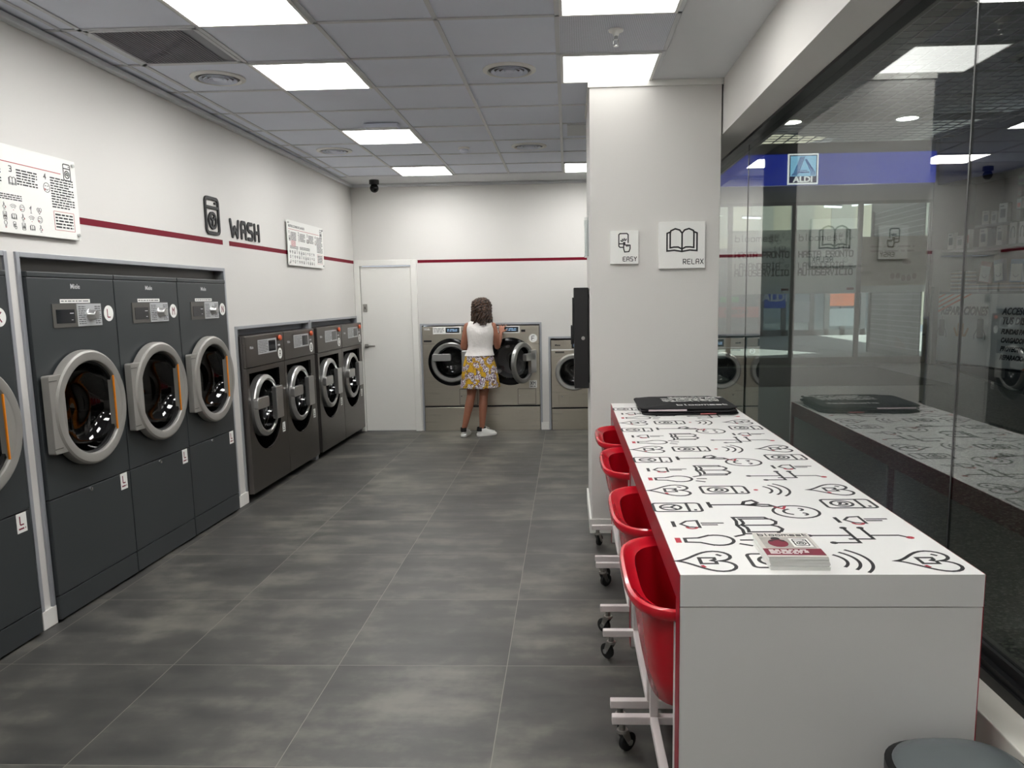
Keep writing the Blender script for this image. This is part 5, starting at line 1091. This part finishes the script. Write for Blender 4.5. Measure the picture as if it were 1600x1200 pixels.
lbs = ['leftmost small white product box on the shop shelf', 'low pale product box, second on the shop shelf', 'tall pale product box, third on the shop shelf', 'white product box right of the gap on the shop shelf', 'dark product box with a round camera picture on the shelf', 'white product box with a red stripe on the shelf', 'white headphone box on the shop shelf', 'second white headphone box at the right of the shelf', 'white product box past the headphone boxes']
def pbox(s0, s1, z0, z1, y0, c, ink, l, round_=False, g='product boxes on the repair shop shelf'):
    t = thing('product_box', l, 'box', group=g); t.matrix_world = MS @ T((s0, y0, z0)); W, H = s1-s0, z1-z0
    bx(0, W, 0, .09, 0, H).build('carton', mat('carton', c, .5), t)
    m = MB(); m.m = T((0, -.001, 0)) @ RX(90)
    if round_: m.stroke([(W*.25, H*.3)]+[(W*.5+W*.27*math.cos(a), H*.5+H*.3*math.sin(a)) for a in [math.pi-math.pi*i/10 for i in range(11)]]+[(W*.75, H*.3)], W*.12)
    else: m.box(W*.2, W*.8, H*.25, H*.7, 0, .001); m.box(W*.15, W*.6, H*.82, H*.88, 0, .001)
    m.build('picture', ink, t)
for i, (a, b, z1) in enumerate(bxs): pbox(a, b, 2.491, z1, .02, boxcols[i], inks[(i*2+(1 if i == 5 else 0)) % 3], lbs[i], i in (4, 6, 7))
for i, (a, b, z0, z1, l) in enumerate(((.44, .64, 2.95, 3.23, 'white product box in the upper left of the shop display'), (.69, .84, 2.95, 3.20, 'narrow white product box in the upper shop display'), (.89, 1.11, 2.95, 3.33, 'tall white boxed item in the middle of the upper display'))): pbox(a, b, z0, z1, .25, boxcols[8+i], inks[2], l)
tag(bx(.3, 1.3, .2, .4, 2.9, 2.948).build('display_riser', M_SHELF, M=MS), 'grey riser carrying three white boxes in the shop display', 'shelf')
rg = random.Random(8); packm = [mat('pack', c_, .5) for c_ in (rgb(60, 60, 66), rgb(150, 150, 150), rgb(90, 60, 60), rgb(70, 100, 84))]
t = thing('display_rack', 'tall rack of small electronics packs at the right of the shop display', 'display rack'); t.matrix_world = MS @ T((1.32, .2, 2.94)); bx(0, 1.2, .12, .14, -.4, .94).build('rack_panel', M_DGREY, t)
for r in range(4):
    for c in range(6):
        m = MB(); m.m = T((0, 0, 0)); w_ = rg.uniform(.1, .17); h_ = rg.uniform(.14, .2); m.box(.02+c*.19, .02+c*.19+w_, .05, .11, .0+r*.235, r*.235+h_); m.cur = 1; m.box(.04+c*.19, .02+c*.19+w_-.02, .047, .05, .03+r*.235, r*.235+h_*.6)
        o = m.build('hanging_pack', [packm[(r+c*3) % 4], inks[(r+c) % 3]]); o.matrix_world = MS @ T((1.32, .2, 2.94))
        tag(o, 'small electronics pack on the rack, %s row from the bottom, %s from the left' % (('first', 'second', 'third', 'fourth')[r], ('first', 'second', 'third', 'fourth', 'fifth', 'sixth')[c]), 'product pack', 'packs hanging on the electronics rack')
for i, (a, b, z0, z1, c) in enumerate(((.67, .97, 1.80, 2.2, rgb(130, 60, 60)), (1.1, 1.35, 1.78, 2.2, rgb(60, 76, 110)), (1.5, 1.81, 1.78, 2.2, rgb(56, 104, 150)))):
    t = thing('gift_bag', 'white faced bag with a smile drawing, '+['tilted left one of three', 'middle one of three', 'right one of three with blue edges'][i], 'bag', group='bags with smile drawings'); t.matrix_world = MS @ T((a, .05, z0)) @ RY((8, -6, 2)[i])
    bx(0, b-a, .005, .08, -.02, z1-z0).build('bag_body', mat('bag_%d' % i, c, .5), t); bx(.02, b-a-.02, 0, .005, 0, z1-z0-.09).build('white_label', M_WHITE, t)
    m = MB(); m.m = T(((b-a)/2, -.001, .15)) @ RX(90); m.stroke(circ(0, 0, .07, a0=200, a1=340, n=10), .012); m.build('smile', M_INKG, t)
for i in range(8):
    s0 = -.2+(i % 8)*.28; n_ = 5 if i < 8 else 4; m = MB()
    t = thing('magazine_stack', ('tall stack of flat packs at the left end of the ledge', 'tall stack of flat packs second from the left on the ledge', *('%s stack of flat packs from the left on the ledge' % q for q in ('third', 'fourth', 'fifth', 'sixth', 'seventh', 'eighth')))[i], 'stack', group='stacks of flat packs on the ledge'); t.matrix_world = MS @ T((s0, .1, 1.581))
    for j in range(6 if i > 1 else 16):
        dx = rg.uniform(-.01, .01); m.cur = j % 3; m.box(dx, .24+dx, 0, .2, j*.027, j*.027+.024)
    m.build('packs', [M_INKL, mat('pack_grey', rgb(120, 122, 126), .5), mat('pack_beige', rgb(170, 150, 130), .5)], t)
